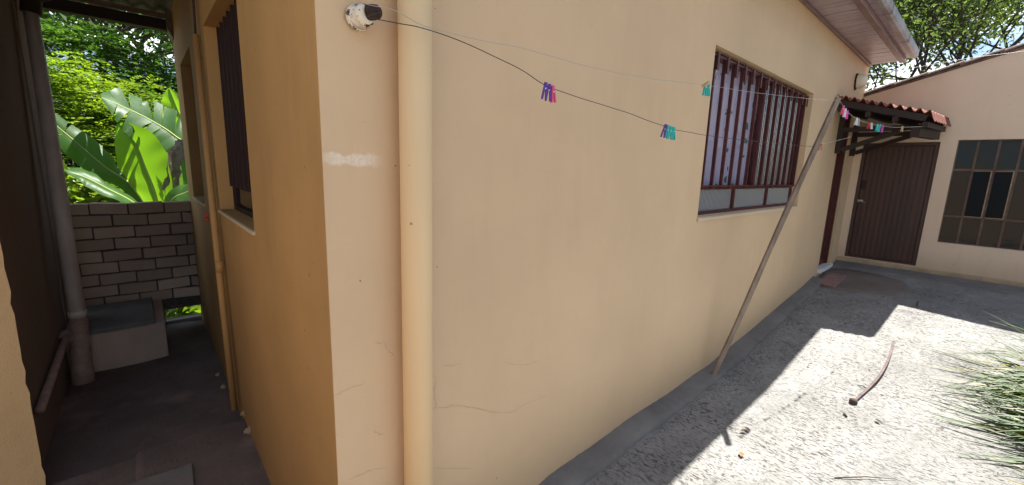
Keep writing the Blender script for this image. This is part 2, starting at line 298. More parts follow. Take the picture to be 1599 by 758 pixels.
M['ban_a'] = bananamat('banana_leaf_bright', (.16, .31, .02), (.22, .37, .03))
M['ban_b'] = bananamat('banana_leaf_dark', (.045, .115, .028), (.065, .15, .035))
M['ban_rib'] = mat('banana_midrib', (.30, .36, .10), .5)

def glassmat(name, tint, refl=.12, rough=.02, ribs=None, opaque=.0, ior=1.5):
    m = bpy.data.materials.new(name); m.use_nodes = True; n, l = nodes(m); n.clear()
    o = n.new('ShaderNodeOutputMaterial'); tr = n.new('ShaderNodeBsdfTransparent'); tr.inputs[0].default_value = (*tint, 1)
    df = n.new('ShaderNodeBsdfDiffuse'); df.inputs[0].default_value = (.36, .38, .42, 1)
    mo = n.new('ShaderNodeMixShader'); mo.inputs[0].default_value = opaque; l.new(tr.outputs[0], mo.inputs[1]); l.new(df.outputs[0], mo.inputs[2])
    gl = n.new('ShaderNodeBsdfGlossy'); gl.inputs['Roughness'].default_value = rough
    fr = n.new('ShaderNodeFresnel'); fr.inputs[0].default_value = ior
    ad = n.new('ShaderNodeMath'); ad.operation = 'ADD'; ad.use_clamp = True; ad.inputs[1].default_value = refl; l.new(fr.outputs[0], ad.inputs[0])
    bf = n.new('ShaderNodeNewGeometry'); iv = n.new('ShaderNodeMath'); iv.operation = 'SUBTRACT'; iv.inputs[0].default_value = 1; l.new(bf.outputs['Backfacing'], iv.inputs[1]); mu = n.new('ShaderNodeMath'); mu.operation = 'MULTIPLY'; l.new(ad.outputs[0], mu.inputs[0]); l.new(iv.outputs[0], mu.inputs[1])
    x = n.new('ShaderNodeMixShader'); l.new(mu.outputs[0], x.inputs[0]); l.new(mo.outputs[0], x.inputs[1]); l.new(gl.outputs[0], x.inputs[2]); l.new(x.outputs[0], o.inputs[0])
    if not ribs:
        g = n.new('ShaderNodeNewGeometry'); w = n.new('ShaderNodeTexNoise'); w.inputs['Scale'].default_value = 5; l.new(g.outputs['Position'], w.inputs['Vector']); b = n.new('ShaderNodeBump'); b.inputs['Strength'].default_value = .35; b.inputs['Distance'].default_value = .02; l.new(w.outputs['Fac'], b.inputs['Height']); l.new(b.outputs[0], gl.inputs['Normal'])
    if ribs:
        g = n.new('ShaderNodeNewGeometry'); w = n.new('ShaderNodeTexWave'); w.bands_direction = ribs[0]; w.inputs['Scale'].default_value = ribs[1]; w.inputs['Distortion'].default_value = .3
        l.new(g.outputs['Position'], w.inputs['Vector']); b = n.new('ShaderNodeBump'); b.inputs['Strength'].default_value = .8; b.inputs['Distance'].default_value = .01; l.new(w.outputs['Fac'], b.inputs['Height']); l.new(b.outputs[0], gl.inputs['Normal']); l.new(b.outputs[0], df.inputs['Normal'])
    return m
M['glass'] = glassmat('window_glass', (.92, .94, .94), .02)
M['ribbed'] = glassmat('ribbed_glass', (.45, .50, .52), .08, .25, ('X', 14), .45)
M['dusty'] = glassmat('dusty_glass', (.50, .52, .52), .06, .10, ('X', 9), .22)
M['oldglass'] = glassmat('old_pane', (.35, .38, .39), .0, .04, None, .05, 1.33)

m = M['curtain'] = mat('curtain', (.62, .58, .70), .9); n, l = nodes(m); p = n['Principled BSDF']
g = n.new('ShaderNodeNewGeometry'); v = n.new('ShaderNodeTexVoronoi'); v.inputs['Scale'].default_value = 7.5; l.new(g.outputs['Position'], v.inputs['Vector'])
zn = n.new('ShaderNodeTexNoise'); zn.inputs['Scale'].default_value = 26; l.new(g.outputs['Position'], zn.inputs['Vector'])
a1 = n.new('ShaderNodeMath'); a1.operation = 'MULTIPLY_ADD'; a1.inputs[1].default_value = .45; l.new(zn.outputs['Fac'], a1.inputs[0]); l.new(v.outputs['Distance'], a1.inputs[2])
c = n.new('ShaderNodeValToRGB'); c.color_ramp.elements[0].position = .42; c.color_ramp.elements[1].position = .45; c.color_ramp.elements[0].color = (1,1,1,1); c.color_ramp.elements[1].color = (0,0,0,1); l.new(a1.outputs[0], c.inputs[0])
fc = n.new('ShaderNodeValToRGB'); fc.color_ramp.interpolation = 'CONSTANT'; fc.color_ramp.elements[0].color = (.06,.05,.36,1); fc.color_ramp.elements[1].position = .55; fc.color_ramp.elements[1].color = (.05,.16,.13,1)
l.new(v.outputs['Color'], fc.inputs[0]); mm = n.new('ShaderNodeMixRGB'); mm.inputs[1].default_value = (.56,.49,.65,1); l.new(c.outputs[0], mm.inputs[0]); l.new(fc.outputs[0], mm.inputs[2]); l.new(mm.outputs[0], p.inputs['Base Color'])
M['sheer'] = mat('sheer_curtain', (.40, .37, .46), .9, (.25,.23,.30), 4)

# ------------------------------------------------------------------ ground
XW, YW, XB = .41, 1.318, 7.51            # side wall, long wall and back wall planes
def sheet(xs, ys, zf):
    mb = MB(); nx = len(xs); ny = len(ys)
    for y in ys:
        for x in xs: mb.v.append((x, y, zf(x, y)))
    for j in range(ny-1):
        for i in range(nx-1): a = j*nx+i; mb.f.append((a, a+1, a+1+nx, a+nx))
    return mb
xs = list(np.arange(.36, 1.2, .04)) + list(np.arange(1.2, 7.6, .02)); ys = list(np.arange(-7, -.8, .15)) + list(np.arange(-.8, 1.34, .02))
def yard_z(x, y):
    h = noise.fractal(Vector((x*7, y*7, 3)), 1.0, 2.0, 5)*.0035 + noise.fractal(Vector((x*1.5+9, y*1.5, 1)), 1.0, 2.0, 3)*.007
    return ground_z(x) + h
struct('yard_ground', sheet(xs, ys, yard_z), M['yard'], True)
struct('side_path', sheet(list(np.arange(-6, .42, .12)), list(np.arange(-7, 3.4, .12)), lambda x, y: -.275 + .02*noise.noise(Vector((x, y, 0)))), M['alley'], True)
xs = list(np.arange(-.75, .47, .03)); ys = list(np.arange(3.3, 6.45, .04))
struct('alley_step', sheet(list(np.arange(-.2, .47, .03)), list(np.arange(1.2, 3.4, .04)), lambda x, y: -.262 + noise.fractal(Vector((x*2.5, y*2.5, 0)), 1., 2., 4)*.012 - (.05 if x < -.18 else 0)), M['alley'], True)
struct('alley_floor', sheet(xs, ys, lambda x, y: -.285 - .012*(y-2) + noise.fractal(Vector((x*2.5, y*2.5, 0)), 1., 2., 4)*.016), M['alley'], True)
g = 60
struct('garden_ground', sheet(list(np.linspace(-g, g, 40)), list(np.linspace(-g, g, 40)), lambda x, y: -.62 + (noise.noise(Vector((x*.2, y*.2, 0)))*.12)), M['soil'], True)

# cement strip along the foot of the long wall
mb = MB(); n_ = 260; prof = [(0, .060), (.05, .056), (.10, .046), (.130, .034), (.137, .022), (.139, -.03)]
for i in range(n_):
    x = lerp(1.0, 6.35, i/(n_-1)); w = 1 + .16*noise.noise(Vector((x*3, 0, 0))) + .10*noise.noise(Vector((x*14, 5, 0)))
    for (d, h) in prof: mb.v.append((x, YW + .004 - d*w, ground_z(x) + h*(.75 + .3*noise.noise(Vector((x*2, 2, 0)))) + (.03 if x < 2.6 else .03*max(0, 1-(x-2.6)))*(1 if h > 0 else 0)*0 + .004*noise.noise(Vector((x*20, d*40, 0)))))
k = len(prof)
for i in range(n_-1):
    for j in range(k-1): a = i*k+j; mb.f.append((a, a+1, a+1+k, a+k))
tag(struct('cement_apron', mb, M['apron'], True))
# smooth strip in front of the back building and the brown patch by the door
mb = sheet(list(np.arange(7.16, 7.52, .03)), list(np.arange(-3, 1.32, .05)), lambda x, y: ground_z(x) + .018 + .003*noise.noise(Vector((x*8, y*8, 0))) - (.03 if x < 7.17 else 0))
struct('cement_strip', mb, M['apron'], True)
mb = MB(); c0 = Vector((6.62, .98)); ring = []
for a in range(60):
    t = 2*math.pi*a/60; rr = 1 + .12*noise.noise(Vector((math.cos(t)*2, math.sin(t)*2, 4)))
    ring.append((c0.x + .50*rr*math.cos(t), min(c0.y + .52*rr*math.sin(t)*(1.0 if math.sin(t) > 0 else 1.1), 1.30)))
for q in (0, .5, 1):
    pass
base = len(mb.v); mb.v.append((c0.x, c0.y, ground_z(c0.x)+.016))
for f_ in (.33, .66, .93, 1.0):
    for (x, y) in ring:
        X = lerp(c0.x, x, f_); Y = lerp(c0.y, y, f_); mb.v.append((X, Y, ground_z(X) + (.016 if f_ < 1 else -.02)))
for a in range(60): mb.f.append((0, 1+a, 1+(a+1) % 60))
for q in range(3):
    for a in range(60): i0 = 1+q*60+a; i1 = 1+q*60+(a+1) % 60; mb.f.append((i0, i0+60, i1+60, i1))
struct('cement_patch', mb, M['patchmat'], True)

# ------------------------------------------------------------------ wall maker
def wall_mesh(axis, p, thick, u0, u1, z0, z1, holes, top=None):
    """upright wall. axis 'x': runs along x with its face at y=p; axis 'y': runs along y with its face at x=p"""
    us = sorted({u0, u1, *[h[0] for h in holes], *[h[1] for h in holes]}); zs = sorted({z0, z1, *[h[2] for h in holes], *[h[3] for h in holes]})
    mb = MB(); P = lambda u, w, z: (u, p + w, z) if axis == 'x' else (p + w, u, z)
    def filled(i, j):
        if i < 0 or j < 0 or i >= len(us)-1 or j >= len(zs)-1: return False
        uc = (us[i]+us[i+1])/2; zc = (zs[j]+zs[j+1])/2
        return not any(h[0] < uc < h[1] and h[2] < zc < h[3] for h in holes)
    Z = lambda u, z: top(u) if (top and z == z1) else z
    for i in range(len(us)-1):
        for j in range(len(zs)-1):
            if not filled(i, j): continue
            a, b, c, d = us[i], us[i+1], zs[j], zs[j+1]
            for w in (0, thick): mb.face([P(a,w,Z(a,c)), P(b,w,Z(b,c)), P(b,w,Z(b,d)), P(a,w,Z(a,d))])
            if not filled(i-1, j): mb.face([P(a,0,c), P(a,thick,c), P(a,thick,Z(a,d)), P(a,0,Z(a,d))])
            if not filled(i+1, j): mb.face([P(b,0,c), P(b,thick,c), P(b,thick,Z(b,d)), P(b,0,Z(b,d))])
            if not filled(i, j-1): mb.face([P(a,0,c), P(b,0,c), P(b,thick,c), P(a,thick,c)])
            if not filled(i, j+1): mb.face([P(a,0,Z(a,d)), P(b,0,Z(b,d)), P(b,thick,Z(b,d)), P(a,thick,Z(a,d))])
    return mb

# ------------------------------------------------------------------ the house
house = thing('house', 'cream painted house with barred window, wooden eaves and long wall beside the yard', 'house', (XW, YW, 0))
WX0, WX1, WZ0, WZ1 = 2.90, 5.20, 1.30, 2.435         # big window
DX0, DX1 = 6.53, 7.13                                # door in long wall
obj('long_wall', wall_mesh('x', YW, .16, XW + .0015, 7.53, -.5, 3.12, [(WX0, WX1, WZ0, WZ1), (DX0, DX1, .42, 2.46)]), M['wall'], house)
AY0, AY1, AZ0, AZ1 = 2.42, 3.60, 1.25, 2.47          # alley windows
BY0, BY1, BZ0, BZ1 = 4.54, 5.53, 1.21, 2.52
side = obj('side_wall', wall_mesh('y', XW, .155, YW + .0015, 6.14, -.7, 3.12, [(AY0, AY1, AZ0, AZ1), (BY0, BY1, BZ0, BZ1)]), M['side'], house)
mb = MB(); mb.box((.57, 5.98, -.7), (7.5, 6.14, 3.12)); mb.box((7.37, YW+.17, -.5), (7.53, 5.97, 3.12)); mb.box((.58, YW+.17, -.1), (7.36, 5.97, 0))
obj('rear_walls', mb, M['dark'], house)
mb = MB(); mb.box((1.9, YW+.17, 0), (1.98, 3.9, 3.1)); mb.box((5.9, YW+.17, 0), (5.98, 5.9, 3.1)); mb.box((.6, 3.9, 0), (5.9, 3.98, 3.1))
obj('inner_walls', mb, M['dark'], house)
# roof slab with eaves
mb = MB(); ye = .90
mb.hexa([(-.02, ye, 3.17), (7.52, ye, 3.17), (7.52, 3.7, 4.0), (-.02, 3.7, 4.0), (-.02, ye, 3.25), (7.52, ye, 3.25), (7.52, 3.7, 4.08), (-.02, 3.7, 4.08)])
mb.hexa([(-.02, 3.7, 4.0), (7.52, 3.7, 4.0), (7.52, 6.5, 3.17), (-.02, 6.5, 3.17), (-.02, 3.7, 4.08), (7.52, 3.7, 4.08), (7.52, 6.5, 3.25), (-.02, 6.5, 3.25)])
roof = obj('roof', mb, M['roof'], house)
mb = MB(); mb.box((.42, YW+.02, 3.125), (7.5, 6.1, 3.155)); obj('ceiling', mb, M['dark'], house)
# soffit: short boards running out from the wall
mb = MB(); x = .02; 
while x < 7.49:
    w = .098; mb.box((x, 1.012, 3.108 + random.uniform(0, .003)), (min(x+w-.006, 7.50), YW-.002, 3.122)); x += w
obj('soffit', mb, M['soffit'], house)
mb = MB(); mb.box((.02, YW-.03, 3.083), (7.505, YW-.003, 3.107)); mb.box((.02, .955, 3.085), (7.505, 1.010, 3.165)); obj('eave_moulding', mb, M['fascia'], house, bevel=.004)
mb = MB(); x = .02
while x < 7.49:
    mb.box((x, .905, 3.135), (min(x+.59, 7.50), .953, 3.150)); x += .6
obj('fascia_board', mb, M['soffit'], house)
mb = MB(); prof = [(.905, 3.205), (.905, 3.128), (.865, 3.128), (.845, 3.150), (.842, 3.215), (.850, 3.215)]
for i, x in enumerate((0, 7.52)):
    for (y, z) in prof: mb.v.append((x, y, z))
k = len(prof)
for j in range(k-1): mb.f.append((j, j+1, j+1+k, j+k))
mb.f.append(tuple(range(k, 2*k))); mb.f.append(tuple(range(k)))
for x in (6.6, 5.4): mb.box((x, .838, 3.124), (x+.02, .906, 3.21))
obj('gutter', mb, M['gutter'], house)

# big barred window ---------------------------------------------------------
win = obj('window', (lambda b: (b.box((WX0+.001, 1.385, WZ0+.002), (WX0+.035, 1.43, WZ1-.002)), b.box((WX1-.035, 1.385, WZ0+.002), (WX1-.001, 1.43, WZ1-.002)),
    b.box((WX0+.036, 1.385, WZ0+.002), (WX1-.036, 1.43, WZ0+.028)), b.box((WX0+.036, 1.385, WZ1-.035), (WX1-.036, 1.43, WZ1-.002)), b.box((WX0+.036, 1.383, 1.487), (WX1-.036, 1.43, 1.515)),
    b.box((3.66, 1.384, WZ0+.03), (3.69, 1.43, 1.485)), b.box((4.44, 1.384, WZ0+.03), (4.47, 1.43, 1.485)), b.box((4.04, 1.384, 1.517), (4.065, 1.43, WZ1-.037)), b)[-1])(MB()), M['maroon'], house)
tag(win, 'maroon barred window with flowered curtain')
for i in range(14):
    x = 3.005 + i*.162
    mb = MB(); mb.box((x-.008, 1.352, 1.50), (x+.008, 1.374, WZ1-.02)); mb.box((x-.007, 1.337, 2.30), (x+.020, 1.346, WZ1-.022) if i < 6 else (x+.014, 1.344, WZ1-.03))
    obj('window_bar', mb, M['maroon'], win)
mb = MB(); mb.box((WX0+.03, 1.345, 1.508), (WX1-.03, 1.384, 1.520)); mb.box((WX0+.03, 1.345, WZ1-.045), (WX1-.03, 1.384, WZ1-.037)); obj('bar_rail', mb, M['maroon'], win)
for (a, b_) in ((WX0+.036, 3.66), (3.69, 4.44), (4.47, WX1-.036)):
    mb = MB(); mb.box((a, 1.404, WZ0+.028), (b_, 1.409, 1.487)); obj('ribbed_pane', mb, M['ribbed'], win)
mb = MB(); mb.box((WX0+.036, 1.404, 1.515), (4.03, 1.409, WZ1-.036)); obj('glass_pane', mb, M['glass'], win)
mb = MB(); mb.box((4.07, 1.404, 1.515), (WX1-.036, 1.409, WZ1-.036)); obj('glass_pane', mb, M['dusty'], win)
def curtain(x0, x1, y, z0, z1, amp, per, m):
    xs = list(np.arange(x0, x1, .012)); mb = MB(); zs_ = list(np.linspace(z0, z1, 8))
    for z in zs_:
        for x in xs: mb.v.append((x, y + amp*math.sin(x*2*math.pi/per + .6*math.sin(x*9) + z*.5), z))
    nx = len(xs)
    for j in range(len(zs_)-1):
        for i in range(nx-1): a = j*nx+i; mb.f.append((a, a+1, a+1+nx, a+nx))
    return obj('curtain', mb, m, win, True)
curtain(WX0+.02, 4.05, 1.446, 1.29, 2.43, .012, .16, M['curtain'])
curtain(4.05, 4.72, 1.450, 1.29, 2.43, .012, .11, M['sheer'])
mb = MB(); mb.hexa([(WX0-.01, YW-.012, WZ0-.028), (WX1+.03, YW-.012, WZ0-.028), (WX1-.001, 1.384, WZ0-.022), (WX0+.001, 1.384, WZ0-.022), (WX0-.01, YW-.012, WZ0-.006), (WX1+.03, YW-.012, WZ0-.006), (WX1-.001, 1.384, WZ0+.003), (WX0+.001, 1.384, WZ0+.003)])
obj('window_sill', mb, M['sill'], win)

# door in the long wall ------------------------------------------------------
mb = MB(); mb.box((DX0+.003, 1.375, .43), (DX1-.003, 1.42, 2.455))
dr = obj('door', mb, M['maroon'], house); mb = MB()
mb.box((DX0+.004, 1.345, .43), (DX0+.05, 1.374, 2.455)); mb.box((DX1-.05, 1.345, .43), (DX1-.004, 1.374, 2.455)); mb.box((DX0+.051, 1.345, 2.41), (DX1-.051, 1.374, 2.455))
for x in np.arange(DX0+.08, DX1-.06, .09): mb.box((x, 1.366, .5), (x+.03, 1.374, 2.38))
obj('door_frame', mb, M['maroon'], dr)
mb = MB(); mb.box((DX0+.002, YW-.03, .37), (DX1+.05, 1.37, .425)); obj('sun_spot_piece', mb, M['sunspot'], house)  # white piece stands in for a spot of sun at the door foot

# alley windows ---------------------------------------------------------------
def alley_window(y0, y1, z0, z1, bars, label):
    mb = MB(); X = XW+.085
    mb.box((X, y0+.002, z0+.003), (X+.04, y0+.04, z1-.003)); mb.box((X, y1-.04, z0+.003), (X+.04, y1-.002, z1-.003)); mb.box((X, y0+.041, z0+.003), (X+.04, y1-.041, z0+.035)); mb.box((X, y0+.041, z1-.04), (X+.04, y1-.041, z1-.003)); mb.box((X, y0+.041, z0+.16), (X+.04, y1-.041, z0+.19))
    w = tag(obj('window', mb, M['alleybar'], house), label)
    if bars:
        for y in np.arange(y0+.12, y1-.05, .135):
            mb = MB(); mb.box((XW+.056, y-.006, z0+.17), (XW+.078, y+.006, z1-.02)); obj('window_bar', mb, M['alleybar'], w)
    mb = MB(); mb.box((X+.018, y0+.04, z0+.035), (X+.023, y1-.04, z1-.04)); obj('glass_pane', mb, M['oldglass'], w)
    mb = MB(); mb.box((XW-.012, y0-.02, z0-.02), (X, y1+.02, z0-.001)); obj('window_sill', mb, M['sill'], w)
alley_window(AY0, AY1, AZ0, AZ1, True, 'barred alley window nearest the house corner')
alley_window(BY0, BY1, BZ0, BZ1, False, 'dark window farther along the alley')

# hairline cracks in the render
def crack(pts, w=.0022):
    P = [at_y(x, y, YW-.0012) for (x, y) in pts]; Q = []
    for i in range(len(P)-1):
        for t in np.linspace(0, 1, 7)[:-1]:
            q = P[i].lerp(P[i+1], t); q.x += random.uniform(-.004, .004); q.z += random.uniform(-.003, .003); Q.append(q)
    Q.append(P[-1]); obj('wall_crack', MB().ribbon(Q, [w*random.uniform(.25, .85) for _ in Q], (0, -1, 0)), M['crack'], house)
crack([(666, 589), (681, 588), (678, 612), (681, 636), (667, 650)])
crack([(681, 638), (715, 633), (750, 640), (795, 646), (820, 632), (853, 618)], .0016)
crack([(664, 734), (690, 731), (735, 732)], .0016); crack([(690, 572), (705, 572), (719, 568)], .0016)
crack([(587, 535), (598, 536), (614, 556)], .002); crack([(522, 620), (545, 606), (568, 599)], .0014); crack([(545, 750), (575, 735), (605, 730)], .0016)
crack([(790, 566), (815, 571), (840, 565)], .0014); crack([(585, 672), (592, 679), (600, 678)], .0018)

# ------------------------------------------------------------------ painted downpipe
pR = .052; px_ = .684; py_ = YW - pR - .012
dp = thing('downpipe', 'thick cream painted downpipe on the long wall near its corner', 'pipe', (px_, py_, -.1))
obj('pipe', MB().tube([(px_-.004, py_, -.25), (px_, py_, 1.4), (px_+.004, py_, 3.12)], pR, 40), M['pipe'], dp, True)
mb = MB(); mb.tube([(px_+.004, py_, 2.9), (px_+.004, py_, 3.03)], pR+.004, 40); obj('pipe_collar', mb, M['pipe'], dp, True)

# insulator ------------------------------------------------------------------
ic = at_y(556, 29, YW); ax = Vector((.18, -1, 0)).normalized()
ins = thing('wire_insulator', 'chipped white porcelain insulator with rusty iron centre on the wall', 'insulator', ic)
obj('porcelain_body', MB().lathe(ic, ax, [(0, .034), (.008, .037), (.018, .036), (.024, .029), (.034, .028), (.042, .031), (.052, .030), (.060, .023), (.062, 0)], 32), M['porcelain'], ins, True)
mb = MB().lathe(ic + ax*.058 + Vector((.004, 0, .006)), Vector((.7, -1, .0)), [(0, .001), (0, .021), (.012, .0215), (.03, .019), (.036, .014), (.037, 0)], 20)
obj('rusty_cap', mb, M['rust'], ins, True)
mb = MB()
for (dx, dz, r_) in ((.004, -.024, .008), (.013, -.017, .009), (-.006, .014, .012)):
    mb.lathe(ic + ax*.0545 + Vector((dx, 0, dz)), ax, [(-.012, r_), (.0008, r_*.9), (.0012, 0)], 7)
obj('rust_chip', mb, M['rust'], ins, True)
mb = MB(); pts = []
for i in range(60):
    t = i/59*2*math.pi*2.2; pts.append(ic + ax*(.022 + .004*i/59) + Vector((math.cos(t)*.034, 0, math.sin(t)*.034)))
obj('tie_wire', MB().tube(pts, .0009, 5), M['wire'], ins, True)

# ------------------------------------------------------------------ clothes prop
PB = Vector((3.27, 1.236, ground_z(3.27)-.005)); PT = at_y(1309, 153, .785)
prop = thing('clothes_prop', 'long weathered wooden batten leaning up to hold the clotheslines', 'pole', PB)
mb = MB(); nseg = 14; pw, ph = .036, .020
t = (PT-PB).normalized(); sd_ = t.cross(Vector((-.55, -.8, 0))).normalized(); u_ = sd_.cross(t); ringp = []
for i in range(nseg+1):
    f = i/nseg; c_ = PB.lerp(PT, f) + sd_*(.004*math.sin(f*6)) + u_*(.003*math.sin(f*9)); k = 1 + .05*math.sin(f*23)
    for (a, b_) in ((-1,-1),(1,-1),(1,1),(-1,1)): mb.v.append(tuple(c_ + sd_*a*pw/2*k + u_*b_*ph/2))
for i in range(nseg):
    for k in range(4): a = i*4+k; b_ = i*4+(k+1) % 4; mb.f.append((a, b_, b_+4, a+4))
mb.f.append((3,2,1,0)); mb.f.append(tuple(nseg*4+k for k in range(4)))
obj('batten', mb, M['pole'], prop, bevel=.002)
mb = MB()
for f in (.985, .965): c_ = PB.lerp(PT, f); mb.beam(c_-u_*.014-sd_*.012, c_+u_*.014-sd_*.012, .004, .004)
mb = MB(); c_ = PB.lerp(PT, .965); mb.tube([c_ + (sd_*math.cos(a) *.021 + u_*math.sin(a)*.013) for a in np.linspace(0, 6.28, 17)], .0012, 5); obj('notch_wire', mb, M['wire'], prop)

# ------------------------------------------------------------------ clotheslines
A1 = (ic.x+.02, YW-.135); PP = (PB.lerp(PT, .84).x, PB.lerp(PT, .84).y); PTop = (PT.x, PT.y); END = (6.05, .45)
def wobble(P, amp):
    Q = []
    for i in range(len(P)-1):
        n2 = 8
        for k in range(n2):
            f = k/n2; p0 = P[max(i-1, 0)]; p1 = P[i]; p2 = P[i+1]; p3 = P[min(i+2, len(P)-1)]
            q = .5*((2*p1) + (p2-p0)*f + (2*p0-5*p1+4*p2-p3)*f*f + (3*p1-p0-3*p2+p3)*f**3)
            q.z += amp*noise.noise(Vector((q.x*6, 3, 0))); Q.append(q)
    Q.append(P[-1]); return Q
w1 = [at_plane(x, y, A1, PP) for (x, y) in ((575, 27), (620, 37), (655, 43), (700, 58), (760, 82), (815, 110), (853, 134), (905, 153), (975, 175), (1043, 199), (1080, 208), (1120, 214), (1180, 221), (1268, 229))]
w1 += [at_plane(x, y, PP, END) for (x, y) in ((1284, 226), (1304, 221), (1330, 214))]
L1 = wobble([ic + ax*.088 + Vector((.02, 0, .004))] + w1, .004)
cl1 = tag(obj('clothesline', MB().tube(L1, .0014, 6), M['blackwire'], None, True), 'dark sagging wire clothesline, the lower of the two, carrying the purple pegs', 'clothesline', 'clotheslines')
w2 = [at_plane(x, y, A1, PTop) for (x, y) in ((562, 12), (580, 9), (618, 18), (660, 40), (720, 57), (800, 72), (860, 88), (930, 107), (1010, 122), (1100, 133), (1180, 145), (1240, 152), (1278, 156), (1309, 158))]
w2 += [at_plane(x, y, PTop, END) for (x, y) in ((1320, 172), (1338, 186), (1358, 193), (1372, 196), (1392, 199), (1409, 199), (1440, 198))]
L2 = wobble([ic + ax*.03 + Vector((-.01, 0, .036))] + w2[1:], .004)
cl2 = tag(obj('clothesline', MB().tube(L2, .0010, 6), M['wire'], None, True), 'thin grey wire clothesline, the upper of the two, running over the pole top', 'clothesline', 'clotheslines')

# pegs ---------------------------------------------------------------------
def peg_proto(m, name='clothes_peg', sc=1.0, spread=.09):
    root = thing(name, 'peg', 'clothes peg'); 
    for s in (-1, 1):
        mb = MB(); h0, h1 = .012*sc, -.058*sc
        a = Vector((0, s*.002, h0)); b_ = Vector((0, s*(.003+spread*.055), h1)); mid = Vector((0, s*.0042, -.014*sc))
        mb.beam(a, mid, .0115*sc, .006*sc, (0, 1, 0)); mb.beam(mid, b_, .0115*sc, .006*sc, (0, 1, 0))
        obj('peg_leg', mb, m, root)
    obj('peg_spring', MB().tube([(-.006*sc, 0, -.014*sc), (.006*sc, 0, -.014*sc)], .0036*sc, 8), M['silver'], root)
    return root
protos = {}
def peg(col, loc, label, group, ang=0, tilt=0, sc=1.0):
    sc *= .86; tilt *= .6
    key = (col, sc)
    if key not in protos: r = protos[key] = peg_proto(M[col], sc=sc)
    else:
        src = protos[key]; r = src.copy(); C.objects.link(r)
        for ch in src.children: c_ = ch.copy(); C.objects.link(c_); c_.parent = r
    r.location = loc; r.rotation_euler = (tilt, random.uniform(-.1, .1), ang); tag(r, label, 'clothes peg', group); return r
def online(Lp, px):                        # the point of a line seen at that column
    best = None
    for i in range(len(Lp)-1):
        for t_ in np.linspace(0, 1, 6):
            q = Lp[i].lerp(Lp[i+1], t_); d = q-EYE; x = CX + FPX*d.dot(RT)/d.dot(FW)
            if best is None or abs(x-px) < best[0]: best = (abs(x-px), q)
    return best[1]
G1 = 'pegs clipped on the lower clothesline'; G2 = 'pegs clipped on the upper clothesline'
face = math.atan2(-.3, 1.0)
for (col, Lp, px, lab, grp, an, ti, sc) in (
    ('purple', L1, 852, 'purple peg on the lower line, leftmost of the cluster of purple and pink pegs', G1, face+1.5, .18, 1),
    ('purple', L1, 858, 'purple peg squeezed between another purple peg and a pink one', G1, face+1.3, .1, 1),
    ('pink', L1, 863, 'pink peg on the lower line right beside the two purple pegs', G1, face+1.7, -.16, 1),
    ('purple', L1, 1039, 'dark purple peg at the left of the cluster of teal pegs', G1, face+1.2, .25, 1),
    ('teal', L1, 1043, 'teal peg touching the dark purple peg', G1, face+1.6, .12, 1),
    ('teal', L1, 1048, 'middle teal peg of the cluster near the barred window', G1, face+1.4, 0, 1),
    ('teal', L1, 1052, 'teal peg at the right end of the cluster near the barred window', G1, face+1.6, -.08, 1),
    ('teal', L2, 1102, 'teal peg on the upper line at the window corner, left of two', G2, face+1.4, .12, 1),
    ('teal', L2, 1106, 'teal peg on the upper line at the window corner, right of two', G2, face+1.7, -.08, 1),
    ('red', L1, 1282, 'red peg hanging alone just right of the wooden pole', G1, face+.4, .1, .8),
    ('pink', L2, 1317, 'pink peg first behind the pole top, under the awning corner', G2, face+1.2, .2, 1),
    ('white', L2, 1320, 'white peg beside the pink one in front of the dark door', G2, face+1.5, .05, 1),
    ('magenta', L2, 1323, 'magenta peg right of the white one in front of the dark door', G2, face+1.7, -.1, 1),
    ('white', L2, 1338, 'lone white peg hanging before the awning post', G2, face+1.1, .05, .9),
    ('greypeg', L2, 1341, 'grey peg hanging against the awning post', G2, face+1.5, .0, .9),
    ('red', L2, 1357, 'dark red peg on the upper line above the back door frame', G2, face+1.4, .1, .8),
    ('white', L2, 1361, 'white peg paired with the dark red one', G2, face+1.6, -.1, .8),
    ('teal', L2, 1370, 'teal peg under the awning, left of two above the back door', G2, face+1.2, .1, 1),
    ('teal', L2, 1374, 'teal peg under the awning, touching a magenta peg', G2, face+1.5, .0, 1),
    ('magenta', L2, 1378, 'magenta peg under the awning beside two teal pegs', G2, face+1.7, -.1, 1),
    ('woodpeg', L2, 1409, 'pale wooden peg hanging farthest right under the awning', G2, face+1.1, .1, .8)):
    peg(col, online(Lp, px), lab, grp, an, ti, sc)
wp = peg('woodpeg', online(L2, 1098), 'wooden peg sticking out sideways on the upper line beside two teal pegs', G2, 0, 0, 1.0)
wp.location += Vector((.03, -.01, .012)); wp.rotation_euler = (0, R(62), R(0))

# ------------------------------------------------------------------ wall lamp
lc = at_y(1336, 128, YW)
lamp = thing('wall_lamp', 'small oval bulkhead lamp with cream glass high on the wall', 'lamp', lc)
def oval(o, prof, n=24, sq=1.35):
    mb = MB()
    for (h, r) in prof:
        for k in range(n): a = 2*math.pi*k/n; mb.v.append((o.x + math.cos(a)*r, o.y - h, o.z + math.sin(a)*r*sq))
    for i in range(len(prof)-1):
        for k in range(n): a = i*n+k; c = i*n+(k+1) % n; mb.f.append((a, c, c+n, a+n))
    return mb
obj('lamp_base', oval(lc, [(0, .074), (.016, .074), (.02, .062)]), M['rust'], lamp, True)
obj('lamp_shade', oval(lc, [(.016, .064), (.06, .064), (.095, .052), (.115, .026), (.118, .0)]), M['cream'], lamp, True)

